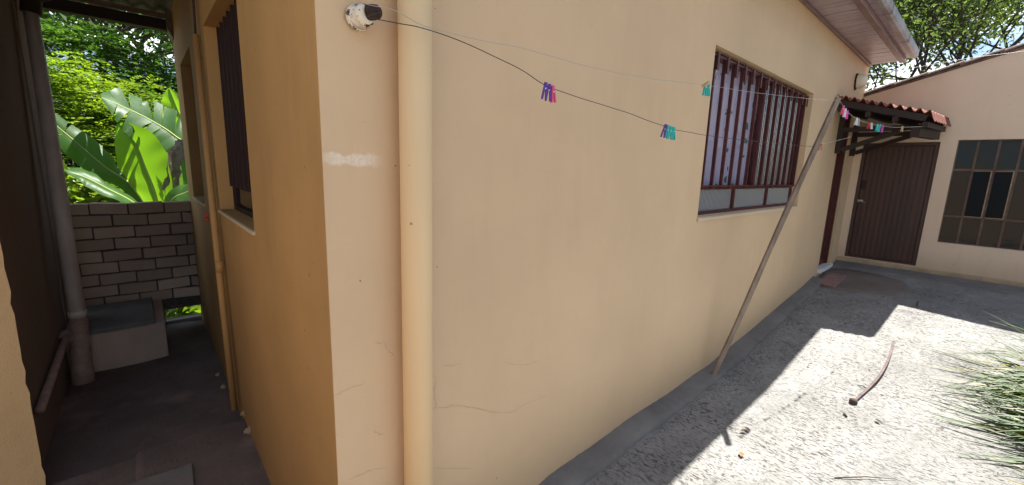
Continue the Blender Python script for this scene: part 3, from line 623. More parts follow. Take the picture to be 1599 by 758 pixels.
# ------------------------------------------------------------------ back building
bb = thing('back_building', 'peach painted outbuilding with brown door, gridded window and tiled gable edge', 'building', (XB, 0, .42))
gab = lambda y: 2.70 + (1.32 - y)*.283 if y > -2.6 else 2.70 + 3.92*.283 - (-2.6-y)*.283
VY0, VY1, VZ0, VZ1 = -1.10, .335, .842, 2.10
QY0, QY1 = .485, 1.235
hs = [(VY0, VY1, VZ0, VZ1), (QY0, QY1, .50, 2.085)]
def split_wall():
    mb = wall_mesh('y', XB, .16, -6.5, 1.55, .2, 3.3, hs, None); return mb
mbw = MB(); W0 = wall_mesh('y', XB, .16, -6.5, 1.60, .1, 2.62, hs); mbw.v += W0.v; mbw.f += W0.f
ys_ = list(np.linspace(1.60, -6.5, 30))
for i in range(29):
    a, b_ = ys_[i], ys_[i+1]; mbw.hexa([(XB, b_, 2.62), (XB+.16, b_, 2.62), (XB+.16, a, 2.62), (XB, a, 2.62), (XB, b_, gab(b_)), (XB+.16, b_, gab(b_)), (XB+.16, a, gab(a)), (XB, a, gab(a))]) 
obj('front_wall', mbw, M['back'], bb)
mb = MB(); mb.box((7.69, 1.45, .1), (12, 1.6, 2.6)); mb.box((7.69, -6.5, .1), (12, -6.35, 2.6)); mb.box((11.9, -6.3, .1), (12, 1.44, 2.6)); mb.box((7.69, -6.3, .1), (11.88, 1.44, .45)); obj('inner_walls', mb, M['dark'], bb)
mb = MB()
for (a, b_) in ((1.66, -2.6), (-2.6, -6.7)):
    mb.hexa([(XB-.0, b_, gab(b_)+.006), (12.1, b_, gab(b_)+.006), (12.1, a, gab(a)+.006), (XB-.0, a, gab(a)+.006), (XB-.0, b_, gab(b_)+.03), (12.1, b_, gab(b_)+.03), (12.1, a, gab(a)+.03), (XB-.0, a, gab(a)+.03)])
rf = obj('roof', mb, M['oldtile'], bb)
# verge tiles, overlapping like scales
y = 1.62; k = 0
while y > -3.0:
    y2 = y - .30; off = .012*(k % 2)
    mb = MB(); z0 = gab(y)+.028; z1 = gab(y2)+.052; pr = []
    for i in range(7):
        a = math.pi*i/6; pr.append((XB + .045 - .085*math.cos(a), .030*math.sin(a)))
    for (yy, zz) in ((y+.03, z0), (y2, z1)):
        for (x_, h) in pr: mb.v.append((x_, yy, zz+h))
        for (x_, h) in pr: mb.v.append((x_, yy, zz+h-.014))
    for i in range(6): mb.f.append((i, i+1, i+15, i+14)); mb.f.append((7+i, 8+i, 22+i, 21+i)); mb.f.append((i, i+1, i+8, i+7)); mb.f.append((14+i, 15+i, 22+i, 21+i))
    mb.f.append((0, 7, 21, 14)); mb.f.append((6, 13, 27, 20))
    o_ = obj('verge_tile', mb, M['oldtile'], bb); y = y2; k += 1
# plinth lip
mb = MB(); mb.box((XB-.035, -6.4, .30), (XB-.001, 1.315, .488)); obj('plinth', mb, M['step'], bb, bevel=.006)
# back door with vertical ribs
mb = MB(); mb.box((XB+.055, QY0+.04, .525), (XB+.085, QY1-.04, 2.045)); y = QY0+.05
while y < QY1-.07: mb.box((XB+.044, y, .54), (XB+.054, y+.034, 2.03)); y += .056
bd = tag(obj('door', mb, M['door'], bb), 'brown ribbed metal door')
mb = MB(); mb.box((XB+.02, QY0+.002, .502), (XB+.09, QY0+.038, 2.083)); mb.box((XB+.02, QY1-.038, .502), (XB+.09, QY1-.002, 2.083)); mb.box((XB+.02, QY0+.039, 2.047), (XB+.09, QY1-.039, 2.083)); mb.box((XB+.02, QY0+.039, .502), (XB+.09, QY1-.039, .522)); obj('door_frame', mb, M['door'], bd)
hp = at_x(1345, 314, XB+.04)
mb = MB(); mb.box((XB+.034, hp.y-.02, hp.z-.015), (XB+.043, hp.y+.06, hp.z+.015)); mb.tube([(XB+.03, hp.y+.03, hp.z), (XB+.0, hp.y+.02, hp.z-.005), (XB+.0, hp.y-.05, hp.z-.02)], .006, 8); obj('door_latch', mb, M['silver'], bd)
mb = MB(); mb.box((XB+.03, hp.y-.015, hp.z+.16), (XB+.043, hp.y+.03, hp.z+.28)); obj('door_lock', mb, M['rust'], bd)
# gridded window
wf = MB(); X = XB+.03; t_ = .011
cols = [VY1]; 
while cols[-1] - .170 > VY0: cols.append(cols[-1]-.170)
cols[-1] = VY0; rows = [VZ0, 1.175, 1.745, VZ1]
for c_ in cols: wf.box((X, c_-t_ if c_ > VY0 else c_, VZ0+.002), (X+.03, c_+t_ if c_ < VY1 else c_, VZ1-.002))
for r_ in rows: wf.box((X-.002, VY0+.002, r_-t_), (X+.028, VY1-.002, r_+t_))
bw = tag(obj('window', wf, M['iron'], bb), 'gridded iron window with dark panes')
for i in range(len(cols)-1):
    for j in range(3):
        a, b_ = cols[i+1]+t_, cols[i]-t_; z0, z1 = rows[j]+t_, rows[j+1]-t_
        mb = MB()
        if j == 1 and i in (1, 2):           # two casements standing slightly open
            ang = R(14); L_ = b_-a; d_ = math.sin(ang)*L_
            yy0 = b_ - math.cos(ang)*L_
            mb.hexa([(X-.006, b_, z0), (X-.002, b_, z0), (X-.002-d_*.6, yy0, z0), (X-.006-d_*.6, yy0, z0), (X-.006, b_, z1), (X-.002, b_, z1), (X-.002-d_*.6, yy0, z1), (X-.006-d_*.6, yy0, z1)])
            obj('glass_pane', mb, M['oldglass'], bw)
            mb = MB(); e = .009
            mb.beam((X-.008-d_*.6, yy0, z0-.004), (X-.008-d_*.6, yy0, z1+.004), .007, .010, (0,1,0)); mb.beam((X-.006, b_, z0), (X-.008-d_*.6, yy0, z0), .007, .008); mb.beam((X-.006, b_, z1), (X-.008-d_*.6, yy0, z1), .007, .008)
            obj('casement_edge', mb, M['brass'], bw)
        else:
            tz = random.uniform(-.004, .004); mb.hexa([(X+.010+tz, a, z0), (X+.013+tz, a, z0), (X+.013, b_, z0), (X+.010, b_, z0), (X+.010, a, z1), (X+.013, a, z1), (X+.013, b_, z1), (X+.010, b_, z1)])
            obj('glass_pane', mb, M['oldglass'], bw)

# ------------------------------------------------------------------ awning
A = Vector((6.05, 1.30, 2.515)); B = Vector((6.08, .475, 2.275)); Cc = Vector((7.47, .42, 2.335)); D = Vector((7.47, 1.30, 2.56))
aw = thing('awning', 'small awning of wavy red tiles on dark timber over the doors', 'awning', (6.9, YW, 2.2))
mb = MB(); nu = 132; nv = 40; 
def aws(u, v, off):                        # u across the waves (towards the yard), v along x
    p = A.lerp(B, u).lerp(D.lerp(Cc, u), v)
    h = .020*math.cos(u*2*math.pi*10.5) + .007*math.cos(v*2*math.pi*7) - (.05*max(0, u-.955)/.045 if u > .955 else 0)
    return Vector((p.x, p.y, p.z + h + off))
for off in (0, -.007):
    for j in range(nv+1):
        for i in range(nu+1): mb.v.append(tuple(aws(i/nu, j/nv, off)))
T = (nu+1)*(nv+1); st = nu+1
for j in range(nv):
    for i in range(nu): a = j*st+i; mb.f.append((a, a+1, a+1+st, a+st)); mb.f.append((T+a, T+a+st, T+a+1+st, T+a+1))
for i in range(nu): mb.f.append((i, T+i, T+i+1, i+1)); a = nv*st+i; mb.f.append((a, a+1, T+a+1, T+a))
for j in range(nv): a = j*st; mb.f.append((a, a+st, T+a+st, T+a)); a += nu; mb.f.append((a, T+a, T+a+st, a+st))
obj('tile_sheet', mb, M['tile'], aw, True)
# timber under the tiles
def under(u, v, d): p = A.lerp(B, u).lerp(D.lerp(Cc, u), v); return (p.x, p.y, p.z-d)
mb = MB()
for v in (.03, .35, .68, .97): mb.beam(under(.0, v, .062), under(.93, v, .062), .05, .065)
obj('rafters', mb, M['darkwood'], aw)
mb = MB()
for u in (.06, .36, .64, .93): mb.beam(under(u, .0, .125), under(u, .99, .125), .045, .055)
obj('purlins', mb, M['darkwood'], aw)
mb = MB(); mb.beam((6.12, .60, 2.10), (7.25, .52, 2.14), .07, .095); obj('front_beam', mb, M['darkwood'], aw)
for X_ in (6.42, 7.22):
    zt = 2.20; mb = MB(); mb.box((X_-.03, YW-.055, 1.90), (X_+.03, YW-.002, 2.32)); mb.box((X_-.03, .56, 2.148), (X_+.03, YW-.056, 2.20))
    mb.beam((X_, YW-.06, 1.94), (X_, .74, 2.145), .05, .05, (1,0,0)); obj('bracket', mb, M['darkwood'], aw)

# doormat ------------------------------------------------------------------
c_ = Vector((6.45, 1.13, 0)); 
corners = [on_ground(x, y) for (x, y) in ((1275, 445), (1303, 452), (1322, 434), (1295, 430))]
mb = MB(); mb.hexa([c + Vector((0, 0, .012)) for c in corners] + [c + Vector((0, 0, .034)) for c in corners])
tag(obj('doormat', mb, M['mat'], None, bevel=.004), 'faded pinkish mat lying before the door in the long wall', 'doormat')

# ------------------------------------------------------------------ alley: left wall, brick wall, box, pipes, roof
XL = -.62
lw = thing('garden_wall', 'rough rendered wall on the left side of the alley, its end lit', 'wall', (XL, 3.8, -.3))
mb = MB(); ny_ = 40; nz_ = 60
YE = 3.27; XE = -.56
def wy(z): return YE + .006*noise.noise(Vector((0, 0, z*9))) 
for i in range(nz_):                       # ragged arris
    z0, z1 = lerp(-.5, 3.3, i/nz_), lerp(-.5, 3.3, (i+1)/nz_)
    e0 = XE + .010*noise.noise(Vector((4, 1, z0*14))); e1 = XE + .010*noise.noise(Vector((4, 1, z1*14)))
    mb.face([(-3.35, YE, z0), (e0, YE, z0), (e1, YE, z1), (-3.35, YE, z1)])
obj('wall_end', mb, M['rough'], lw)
mb = MB()
for i in range(nz_):
    z0, z1 = lerp(-.5, 3.3, i/nz_), lerp(-.5, 3.3, (i+1)/nz_)
    e0 = XE + .010*noise.noise(Vector((4, 1, z0*14))); e1 = XE + .010*noise.noise(Vector((4, 1, z1*14)))
    mb.face([(e0, YE, z0), (XL, YE+.30, z0), (XL, YE+.30, z1), (e1, YE, z1)])
mb.face([(XL, YE+.30, -.5), (XL, 5.28, -.5), (XL, 5.28, 3.3), (XL, YE+.30, 3.3)]); mb.box((XL-.16, 5.28, -.5), (XL+.012, 5.62, 3.3)); mb.face([(-3.2, YE, 3.3), (XL, YE, 3.3), (XL, 5.28, 3.3), (-3.2, 5.28, 3.3)]); mb.face([(-3.2, 5.28, -.5), (XL-.16, 5.28, -.5), (XL-.16, 5.28, 3.3), (-3.2, 5.28, 3.3)])
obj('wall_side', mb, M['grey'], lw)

bwall = thing('brick_wall', 'low wall of grey painted bricks closing the alley', 'wall', (-.1, 6.0, -.3))
mb = MB(); rowh = .124; bl = .30; z = 1.118; r_i = 0
while z > -.30:
    z1 = z; z0 = z - rowh + .015; x = -1.0 + (.5*bl if r_i % 2 else 0) + random.uniform(-.03, .03)
    while x < .41:
        L_ = bl + random.uniform(-.02, .02); a = x + random.uniform(.004, .012); b_ = min(x+L_-.006, .408)
        if b_ - a > .03 and not (z0 < -.09 and b_ > .07):
            dy = random.uniform(-.014, .014); jz = random.uniform(-.007, .007); ty = random.uniform(-.006, .006)
            y0 = 5.985 + dy; mb.hexa([(a, y0, z0+jz), (b_, y0+ty, z0-jz), (b_, 6.12, z0-jz), (a, 6.12, z0+jz), (a, y0, z1+jz), (b_, y0+ty, z1-jz), (b_, 6.12, z1-jz), (a, 6.12, z1+jz)])
        x += L_
    z -= rowh; r_i += 1
obj('bricks', mb, M['brick'], bwall, bevel=.006)
mb = MB(); mb.box((-1.0, 6.006, -.11), (.406, 6.11, 1.105)); mb.box((-1.0, 6.006, -.5), (.072, 6.11, -.111)); obj('mortar', mb, M['mortar'], bwall)
mb = MB(); mb.hexa([(-.9, 6.14, -.34), (.5, 6.14, -.34), (.5, 6.2, -.34), (-.9, 6.2, -.34), (-.9, 6.14, -.29), (.5, 6.14, -.29), (.5, 6.2, -.29), (-.9, 6.2, -.29)])
tag(obj('edge_kerb', mb, M['apron']), 'pale concrete edging seen through the gap under the brick wall', 'kerb')

bx = thing('masonry_box', 'low plastered masonry box with concrete lid against the brick wall', 'box', (-.25, 5.5, -.3))
mb = MB(); mb.hexa([(-.618, 5.07, -.45), (.055, 5.10, -.45), (.062, 5.975, -.45), (-.618, 5.975, -.45), (-.618, 5.07, .035), (.055, 5.10, .035), (.062, 5.975, .035), (-.618, 5.975, .035)]); obj('box_body', mb, M['brick'], bx, bevel=.012)
mb = MB(); mb.hexa([(-.615, 5.04, .038), (-.02, 5.07, .038), (-.02, 5.93, .038), (-.615, 5.93, .038), (-.615, 5.04, .078), (-.02, 5.07, .078), (-.02, 5.93, .078), (-.615, 5.93, .078)]); obj('box_lid', mb, M['apron'], bx, bevel=.006)

YP = 4.90
bt = at_y(131, 603, YP-.02); tp = at_y(49, 25, 5.35); jn = at_y(122, 495, YP)
vp = thing('drainpipe', 'fat grey plastic drainpipe standing at the left of the alley with brown socket', 'pipe', bt)
obj('pipe', MB().tube([jn + Vector((0, 0, .02)), jn.lerp(tp, .5), tp + Vector((0, 0, .1))], [.053, .050, .044], 28), M['grey_pipe'], vp, True)
obj('pipe_collar', MB().tube([jn + Vector((0,0,-.0)), jn + Vector((0,0,.05)), jn + Vector((0,0,.055))], [.060, .060, .056], 28), M['grey_pipe'], vp, True)
base_ = Vector((bt.x, bt.y, -.36))
obj('pipe_socket', MB().tube([base_, base_.lerp(jn, .28), base_.lerp(jn, .29), base_.lerp(jn, .56), base_.lerp(jn, .57), jn + Vector((0,0,.004))], [.070, .070, .064, .064, .060, .058], 28), M['brown_pipe'], vp, True)
j2 = base_.lerp(jn, .66)
obj('pipe_branch', MB().tube([j2, j2 + Vector((-.07, -.03, .07)), j2 + Vector((-.10, -.04, .10))], .038, 18), M['brown_pipe'], vp, True)
mb = MB(); tt = Vector((tp.x, tp.y, tp.z)); mb.tube([tt + Vector((0, 0, .02)), tt + Vector((.01, 0, .10)), tt + Vector((.03, -.02, .16)), tt + Vector((.10, -.05, .19))], .062, 18); obj('pipe_elbow', mb, M['rust'], vp, True)

q = [at_x(x, y, XL+.045) for (x, y) in ((112, 505), (104, 525), (62, 655))]; d_ = (q[2]-q[1]).normalized()
pts = [q[0] + Vector((.05, .02, .02)), q[0], q[1], Vector((XL+.03, 3.62, q[1].lerp(q[2], 1.0).z))]
tag(obj('waste_pipe', MB().tube(pts, .023, 14), M['brown_pipe'], None, True), 'thin pipe slanting down along the left wall towards the viewer', 'pipe')

a_ = at_x(305, 55, XW-.035); b2 = at_z(366, 636, -.27)
yy = 3.88; top_ = Vector((XW-.032, at_x(305, 55, XW-.032).y, at_x(305, 55, XW-.032).z)); bot_ = Vector((XW-.045, at_x(366, 640, XW-.045).y, at_x(366, 640, XW-.045).z))
cp = thing('conduit_pipe', 'slim tan conduit running up the house wall in the alley', 'pipe', bot_)
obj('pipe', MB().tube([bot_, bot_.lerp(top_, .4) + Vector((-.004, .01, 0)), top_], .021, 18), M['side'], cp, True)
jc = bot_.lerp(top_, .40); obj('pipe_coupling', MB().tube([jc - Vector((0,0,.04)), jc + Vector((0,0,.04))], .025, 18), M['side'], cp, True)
mb = MB()
for k in (-1, 1): mb.tube([top_ + Vector((0, .012*k, -.02)), top_ + Vector((.01, .012*k, .3)), top_ + Vector((.012, .02*k, .75))], .006, 6)
obj('cable', mb, M['blackwire'], cp, True)
rc = at_x(322, 340, XW-.012)
mb = MB()
for dz in (-.028, .012): mb.box((XW-.02, rc.y-.05, rc.z+dz), (XW-.002, rc.y+.05, rc.z+dz+.026))
tag(obj('orange_clip', mb, M['clip'], None, bevel=.003), 'small orange clip fixed to the alley wall beside the conduit', 'clip')

# alley roof
al = thing('alley_roof', 'corrugated sheet roof on dark beams over the alley', 'roof', (-.1, 6.0, 3.0))
mb = MB(); mb.box((-.9, 5.98, 2.925), (.40, 6.08, 3.03)); obj('beam', mb, M['darkwood'], al)
mb = MB(); mb.box((-.9, 5.93, 3.035), (.40, 5.975, 3.075)); mb.box((-.9, 4.7, 3.04), (.40, 4.78, 3.10)); mb.box((-.9, 3.45, 3.06), (.40, 3.53, 3.12)); obj('batten', mb, M['fascia'], al)
def corr(y0, y1, z0, z1):
    mb = MB(); nx = 120; nyy = 2
    for j in range(nyy):
        for i in range(nx+1):
            x = lerp(-3.1, .40, i/nx); mb.v.append((x, lerp(y0, y1, j), lerp(z0, z1, j) + .022*math.sin(x*2*math.pi/.15)))
    for i in range(nx): mb.f.append((i, i+1, i+2+nx, i+1+nx))
    return mb
for (y0, y1, z0, z1) in ((2.3, 3.36, 3.10, 3.11), (3.30, 5.0, 3.165, 3.145), (4.93, 6.35, 3.125, 3.12)): obj('corrugated_sheet', corr(y0, y1, z0, z1), M['fibre'], al, True)
mb = MB(); a = at_y(258, 44, 5.95); mb.hexa([(XW-.05, 5.90, a.z), (XW-.005, 5.90, a.z-.10), (XW-.005, 6.12, a.z-.10), (XW-.05, 6.12, a.z), (XW-.05, 5.90, 3.11), (XW-.005, 5.90, 3.11), (XW-.005, 6.12, 3.11), (XW-.05, 6.12, 3.11)])
obj('wall_plate', mb, M['pole'], al)

# loose slab and rubble on the alley floor
p1 = at_z(300, 723, -.245); p2 = at_z(187, 760, -.245); d1 = (p2-p1)
p3 = at_z(303, 757, -.245) 
e1 = p1 + (p3-p1)*4; e2 = p2 + (p3-p1)*4
mb = MB(); low = Vector((0, 0, -.035)); mb.hexa([p1+low, p2+low, e2+low, e1+low, p1, p2, e2, e1])
tag(obj('loose_slab', mb, M['apron'], None, bevel=.004), 'flat grey slab lying on the alley floor in the foreground', 'slab')
def stone(x, y, z, s, label, m='step', grp='broken plaster chunks by the alley wall'):
    P = at_z(x, y, z); mb = MB(); n1 = 6; n2 = 9; sd0 = random.random()*50
    for i in range(n1+1):
        for k in range(n2):
            th = math.pi*i/n1; ph = 2*math.pi*k/n2; d = Vector((math.sin(th)*math.cos(ph), math.sin(th)*math.sin(ph), math.cos(th)*.8))
            rr = s*(1 + .45*noise.noise(d*1.7 + Vector((sd0, 0, 0)))); mb.v.append(tuple(P + d*rr))
    for i in range(n1):
        for k in range(n2): a = i*n2+k; b_ = i*n2+(k+1) % n2; mb.f.append((a, b_, b_+n2, a+n2))
    tag(obj('plaster_chunk', mb, M[m]), label, 'rubble', grp)
stone(383, 645, -.22, .030, 'upper tan plaster chunk against the foot of the alley wall')
stone(390, 672, -.24, .034, 'largest tan plaster chunk, lowest against the foot of the alley wall')
stone(340, 585, -.30, .018, 'small pale chip on the alley floor left of the conduit foot'); stone(349, 604, -.30, .022, 'pale flat chip on the alley floor beside the conduit foot')
stone(413, 722, -.26, .012, 'tiny chip near the house wall in the alley foreground')

# cable over the back roofline
mb = MB(); Pc = [at_x(x, y, 7.3) for (x, y) in ((1352, 117), (1400, 110), (1440, 104), (1515, 91), (1599, 80), (1700, 62))]
tag(obj('overhead_cable', MB().tube(wobble(Pc, .0), .0022, 6), M['cable'], None, True), 'pale cable strung across the trees above the outbuilding roof', 'cable')

# ------------------------------------------------------------------ curved strip and litter in the yard
pix = [(1395, 535), (1391, 553), (1383, 575), (1371, 595), (1356, 610), (1343, 621), (1330, 632)]
G = [on_ground(x, y) for (x, y) in pix]; hgt = [.004, .03, .035, .03, .016, .01, .006]
G = [g_ + Vector((0, 0, h)) for g_, h in zip(G, hgt)]
Q = wobble(G, 0)
mb = MB(); prevn = len(Q)
for i, q_ in enumerate(Q):
    t = (Q[min(i+1, prevn-1)]-Q[max(i-1, 0)]).normalized(); s_ = t.cross(Vector((0, 0, 1))).normalized(); w = .009
    for (a, b_) in ((-w, .002), (w, .002), (w*.9, .012), (-w*.9, .012)): mb.v.append(tuple(q_ + s_*a + Vector((0, 0, b_))))
for i in range(prevn-1):
    for k in range(4): a = i*4+k; b_ = i*4+(k+1) % 4; mb.f.append((a, b_, b_+4, a+4))
mb.f.append((3,2,1,0)); mb.f.append(tuple((prevn-1)*4+k for k in range(4)))
stp = thing('rubber_strip', 'curved weathered strip lying on the sunlit concrete', 'strip', G[-1])
obj('strip_body', mb, M['strip'], stp)
kp = on_ground(1332, 630) + Vector((0, 0, .02)); obj('strip_knob', MB().lathe(kp - Vector((0,0,.02)), (0,0,1), [(0,.02),(.01,.026),(.03,.022),(.036,.0)], 10), M['twig'], stp, True)
def twig(a, b, label, r=.004, h=.012):
    P = on_ground(*a); Q_ = on_ground(*b); m_ = P.lerp(Q_, .5) + Vector((random.uniform(-.01, .01), random.uniform(-.01, .01), h))
    tag(obj('twig', MB().tube([P + Vector((0,0,.006)), m_, Q_ + Vector((0,0,.006))], [r, r*.9, r*.4], 6), M['twig'], None, True), label, 'twig', 'twigs on the yard floor')
twig((1355, 610), (1339, 603), 'short twig crossing the curved strip', .005, .02)
twig((1303, 748), (1400, 750), 'long thin twig at the bottom edge of the yard', .003)
twig((1434, 472), (1432, 480), 'tiny reddish stick beside the shadow corner', .006)
twig((1322, 652), (1318, 646), 'stub of stick just below the curved strip', .006)
def leaf(x, y, s, ang, label, m='dryleaf', curl=.3):
    P = on_ground(x, y) + Vector((0, 0, .012)); mb = MB(); u = Vector((math.cos(ang), math.sin(ang), 0)); v_ = Vector((-u.y, u.x, 0)); row = []
    for i in range(7):
        f = i/6; w = s*.28*math.sin(math.pi*min(1, f*.95+.03)); c_ = P + u*(f-.5)*s + Vector((0, 0, curl*s*(f-.5)**2))
        mb.v += [tuple(c_ - v_*w + Vector((0,0,w*.5))), tuple(c_), tuple(c_ + v_*w + Vector((0,0,w*.5)))]
    for i in range(6):
        for k in range(2): a = i*3+k; mb.f.append((a, a+1, a+4, a+3))
    tag(obj('fallen_leaf', mb, M[m]), label, 'leaf', 'fallen leaves on the concrete')
leaf(1157, 713, .050, .4, 'brown curled leaf near the tip of the pole shadow')
leaf(1166, 673, .045, 1.2, 'small dark dry leaf on the sunlit concrete near the pole', 'twig'); leaf(1160, 676, .04, 2.6, 'dark dry leaf overlapping another near the pole', 'twig')
leaf(1262, 573, .03, .2, 'tiny dark leaf below the shadow edge', 'twig'); leaf(1370, 660, .04, .9, 'dark curled leaf right of the strip foot', 'twig')

mb = MB()
for i in range(900):
    x = random.uniform(1.5, 7.1); y = YW - .155 - abs(random.gauss(0, .035)) if i < 420 else random.uniform(-.9, 1.15); r_ = random.uniform(.0018, .006) if i < 420 else random.uniform(.0015, .0045); z = ground_z(x) + r_*.6 + .003
    b_ = len(mb.v); a = random.random()*6
    for k in range(4): mb.v.append((x + r_*math.cos(a+k*1.57)*random.uniform(.6, 1.2), y + r_*math.sin(a+k*1.57)*random.uniform(.6, 1.2), z + random.uniform(-.3, .3)*r_))
    mb.v += [(x, y, z+r_*.9), (x, y, z-r_)]
    for k in range(4): mb.f += [(b_+k, b_+(k+1) % 4, b_+4), (b_+(k+1) % 4, b_+k, b_+5)]
tag(obj('grit', mb, M['apron']), 'loose grit and crumbs scattered along the cement strip and over the yard', 'grit', kind='stuff')

# ------------------------------------------------------------------ plants
def leaves_mesh(cent, nrm_up=.4, size=.05, asp=.45, jit=.35, droop=0):
    n = len(cent); d = rng.normal(size=(n, 3)); d /= np.linalg.norm(d, axis=1)[:, None]
    nn = rng.normal(size=(n, 3)) + np.array([.3, 0, nrm_up*3]); nn -= (nn*d).sum(1)[:, None]*d; nn /= np.linalg.norm(nn, axis=1)[:, None]
    d[:, 2] -= droop; s = np.cross(d, nn); L_ = size*(1 + jit*rng.normal(size=n)).clip(.4, 1.9)
    d = d*L_[:, None]; s = s*(L_*asp)[:, None]; fold = nn*(L_*asp*.35)[:, None]
    V = np.stack([cent, cent + d*.45 + s*.5 + fold, cent + d, cent + d*.45 - s*.5 + fold], 1).reshape(-1, 3)
    F = np.arange(n*4).reshape(n, 4); mb = MB(); mb.v = V.tolist(); mb.f = [tuple(f) for f in F.tolist()]
    return mb
def blob(c, r, n, hollow=.55, flat=1):
    d = rng.normal(size=(n, 3)); d /= np.linalg.norm(d, axis=1)[:, None]; rr = hollow + (1-hollow)*rng.random(n)**.5
    k = np.array([1 + .35*noise.noise(Vector((float(a[0])*2.2 + c[0], float(a[1])*2.2 + c[1], float(a[2])*2.2))) for a in d])
    return np.array(c) + d*(rr*k)[:, None]*np.array(r if isinstance(r, (tuple, list)) else (r, r, r*flat))
def fronds(cent, nleaf, length, size):
    """feathery sprigs: each centre becomes a drooping stem with paired leaflets"""
    out = []; 
    for c_ in cent:
        d = rng.normal(size=3); d[2] = abs(d[2])*.4; d /= np.linalg.norm(d); sd0 = np.cross(d, [0, 0, 1]); sd0 /= (np.linalg.norm(sd0)+1e-6)
        for k in range(nleaf):
            f = (k+1)/nleaf; p = c_ + d*length*f + np.array([0, 0, -.35*length*f*f])
            for s in (-1, 1): out.append((p, sd0*s*.85 + d*.5, np.array([0, 0, 1]) + .35*rng.normal(size=3)))
    P = np.array([o[0] for o in out]); D = np.array([o[1] for o in out]); Nn = np.array([o[2] for o in out]); Nn /= np.linalg.norm(Nn, axis=1)[:, None]
    Sd = np.cross(D, Nn); V = np.stack([P, P + D*size*.5 + Sd*size*.22, P + D*size, P + D*size*.5 - Sd*size*.22], 1).reshape(-1, 3)
    mb = MB(); mb.v = V.tolist(); mb.f = [tuple(f) for f in np.arange(len(P)*4).reshape(-1, 4).tolist()]; return mb
def grow(mb, p, d, L_, r, depth, tips, bend=.35, split=3, shrink=.68):
    pts = [p]; rs = [r]; q = p.copy(); dd = d.copy()
    for i in range(4):
        dd = (dd + Vector((random.gauss(0, bend*.3), random.gauss(0, bend*.3), random.gauss(.03, bend*.2)))).normalized(); q = q + dd*L_/4; pts.append(q.copy()); rs.append(r*(1-.09*(i+1)))
        if depth <= 2: tips.append(q.copy())
    mb.tube(pts, rs, 7 if r > .03 else 5, False)
    if depth == 0: return
    for k in range(split):
        nd = (dd + Vector((random.gauss(0, .6), random.gauss(0, .6), random.gauss(.1, .35)))).normalized()
        grow(mb, q if k else pts[-2], nd, L_*shrink*random.uniform(.8, 1.15), r*.6, depth-1, tips, bend, split, shrink)
def tree(base, h, label, m, leafn, size, spread=.45, depth=4, lean=(0,0,1), r=.14, first=.4, name='tree', grp=None, split=3):
    base = Vector(base); root = thing(name, label, 'tree', base, grp); mb = MB(); tips = []
    q = base + Vector(lean).normalized()*h*first; mb.tube([base, base.lerp(q, .5) + Vector((.05, .03, 0)), q], [r*1.25, r, r*.85], 10, False)
    for k in range(split): grow(mb, q, (Vector(lean) + Vector((math.cos(k*6.28/split+.5)*.8, math.sin(k*6.28/split+.5)*.8, .2))).normalized(), h*.30, r*.6, depth, tips)
    obj('trunk', mb, M['bark'], root, True)
    T_ = np.array([tuple(t) for t in tips]); idx = rng.integers(0, len(T_), leafn); cen = T_[idx] + rng.normal(size=(leafn, 3))*spread*.5
    obj('crown', leaves_mesh(cen, .5, size), m, root); return root

# big shrub of feathery leaves beyond the brick wall
def shrub(parts, label, m, nf, ln, sz, name='shrub', grp=None, stems=True):
    b = parts[0][0]; root = thing(name, label, 'shrub', (b[0], b[1], -.6), grp); cen = np.concatenate([blob(c, r, int(nf*w), .5) for (c, r, w) in parts])
    obj('foliage', fronds(cen, 5, ln, sz), m, root); mb = MB()
    for (c, r, w) in parts:
        for k in range(3): mb.tube([(b[0] + random.uniform(-.2, .2), b[1], -.7), (lerp(b[0], c[0], .6) + random.uniform(-.2, .2), lerp(b[1], c[1], .6), c[2]*.5), (c[0] + random.uniform(-.4, .4), c[1], c[2])], [.04, .03, .012], 6, False)
    obj('stems', mb, M['bark'], root, True); return root
def AY(x, y, Y): return tuple(at_y(x, y, Y))
shrub([(AY(115, 205, 10.5), (1.5, 1.0, 1.15), 1.0), (AY(190, 235, 10.6), (1.2, .9, .95), .7), (AY(60, 225, 10.4), (1.2, .9, 1.3), .6), (AY(120, 290, 10.6), (1.6, .8, 1.0), .7)], 'sunlit yellow green feathery shrub behind the banana plant', M['bush'], 2300, .30, .085)
shrub([(AY(230, 190, 12.4), (1.5, 1.0, 1.0), 1.0), (AY(130, 110, 12.8), (1.8, 1.0, .8), .9), (AY(275, 240, 12.0), (1.0, .8, 1.2), .6)], 'mid green leafy shrub between the yellow shrub and the tall trees', M['tree'], 1700, .34, .12)
tree(AY(180, 330, 15.5), 6.5, 'tall dark leaved tree with forked trunk behind the shrubs, centre of the gap', M['tree'], 5200, .17, .9, 4, name='tree', grp='trees beyond the alley')
tree(AY(95, 330, 16.5), 7.0, 'tall dark tree at the left of the gap behind the drainpipe', M['tree'], 4800, .17, .9, 4, name='tree', grp='trees beyond the alley')
tree(AY(262, 330, 17.5), 7.0, 'dark tree at the right of the gap beside the house end', M['tree'], 4800, .17, .9, 4, name='tree', grp='trees beyond the alley')
tree(AY(215, 330, 21), 8.5, 'farthest tall tree showing between the others', M['tree'], 4200, .22, 1.2, 4, name='tree', grp='trees beyond the alley')

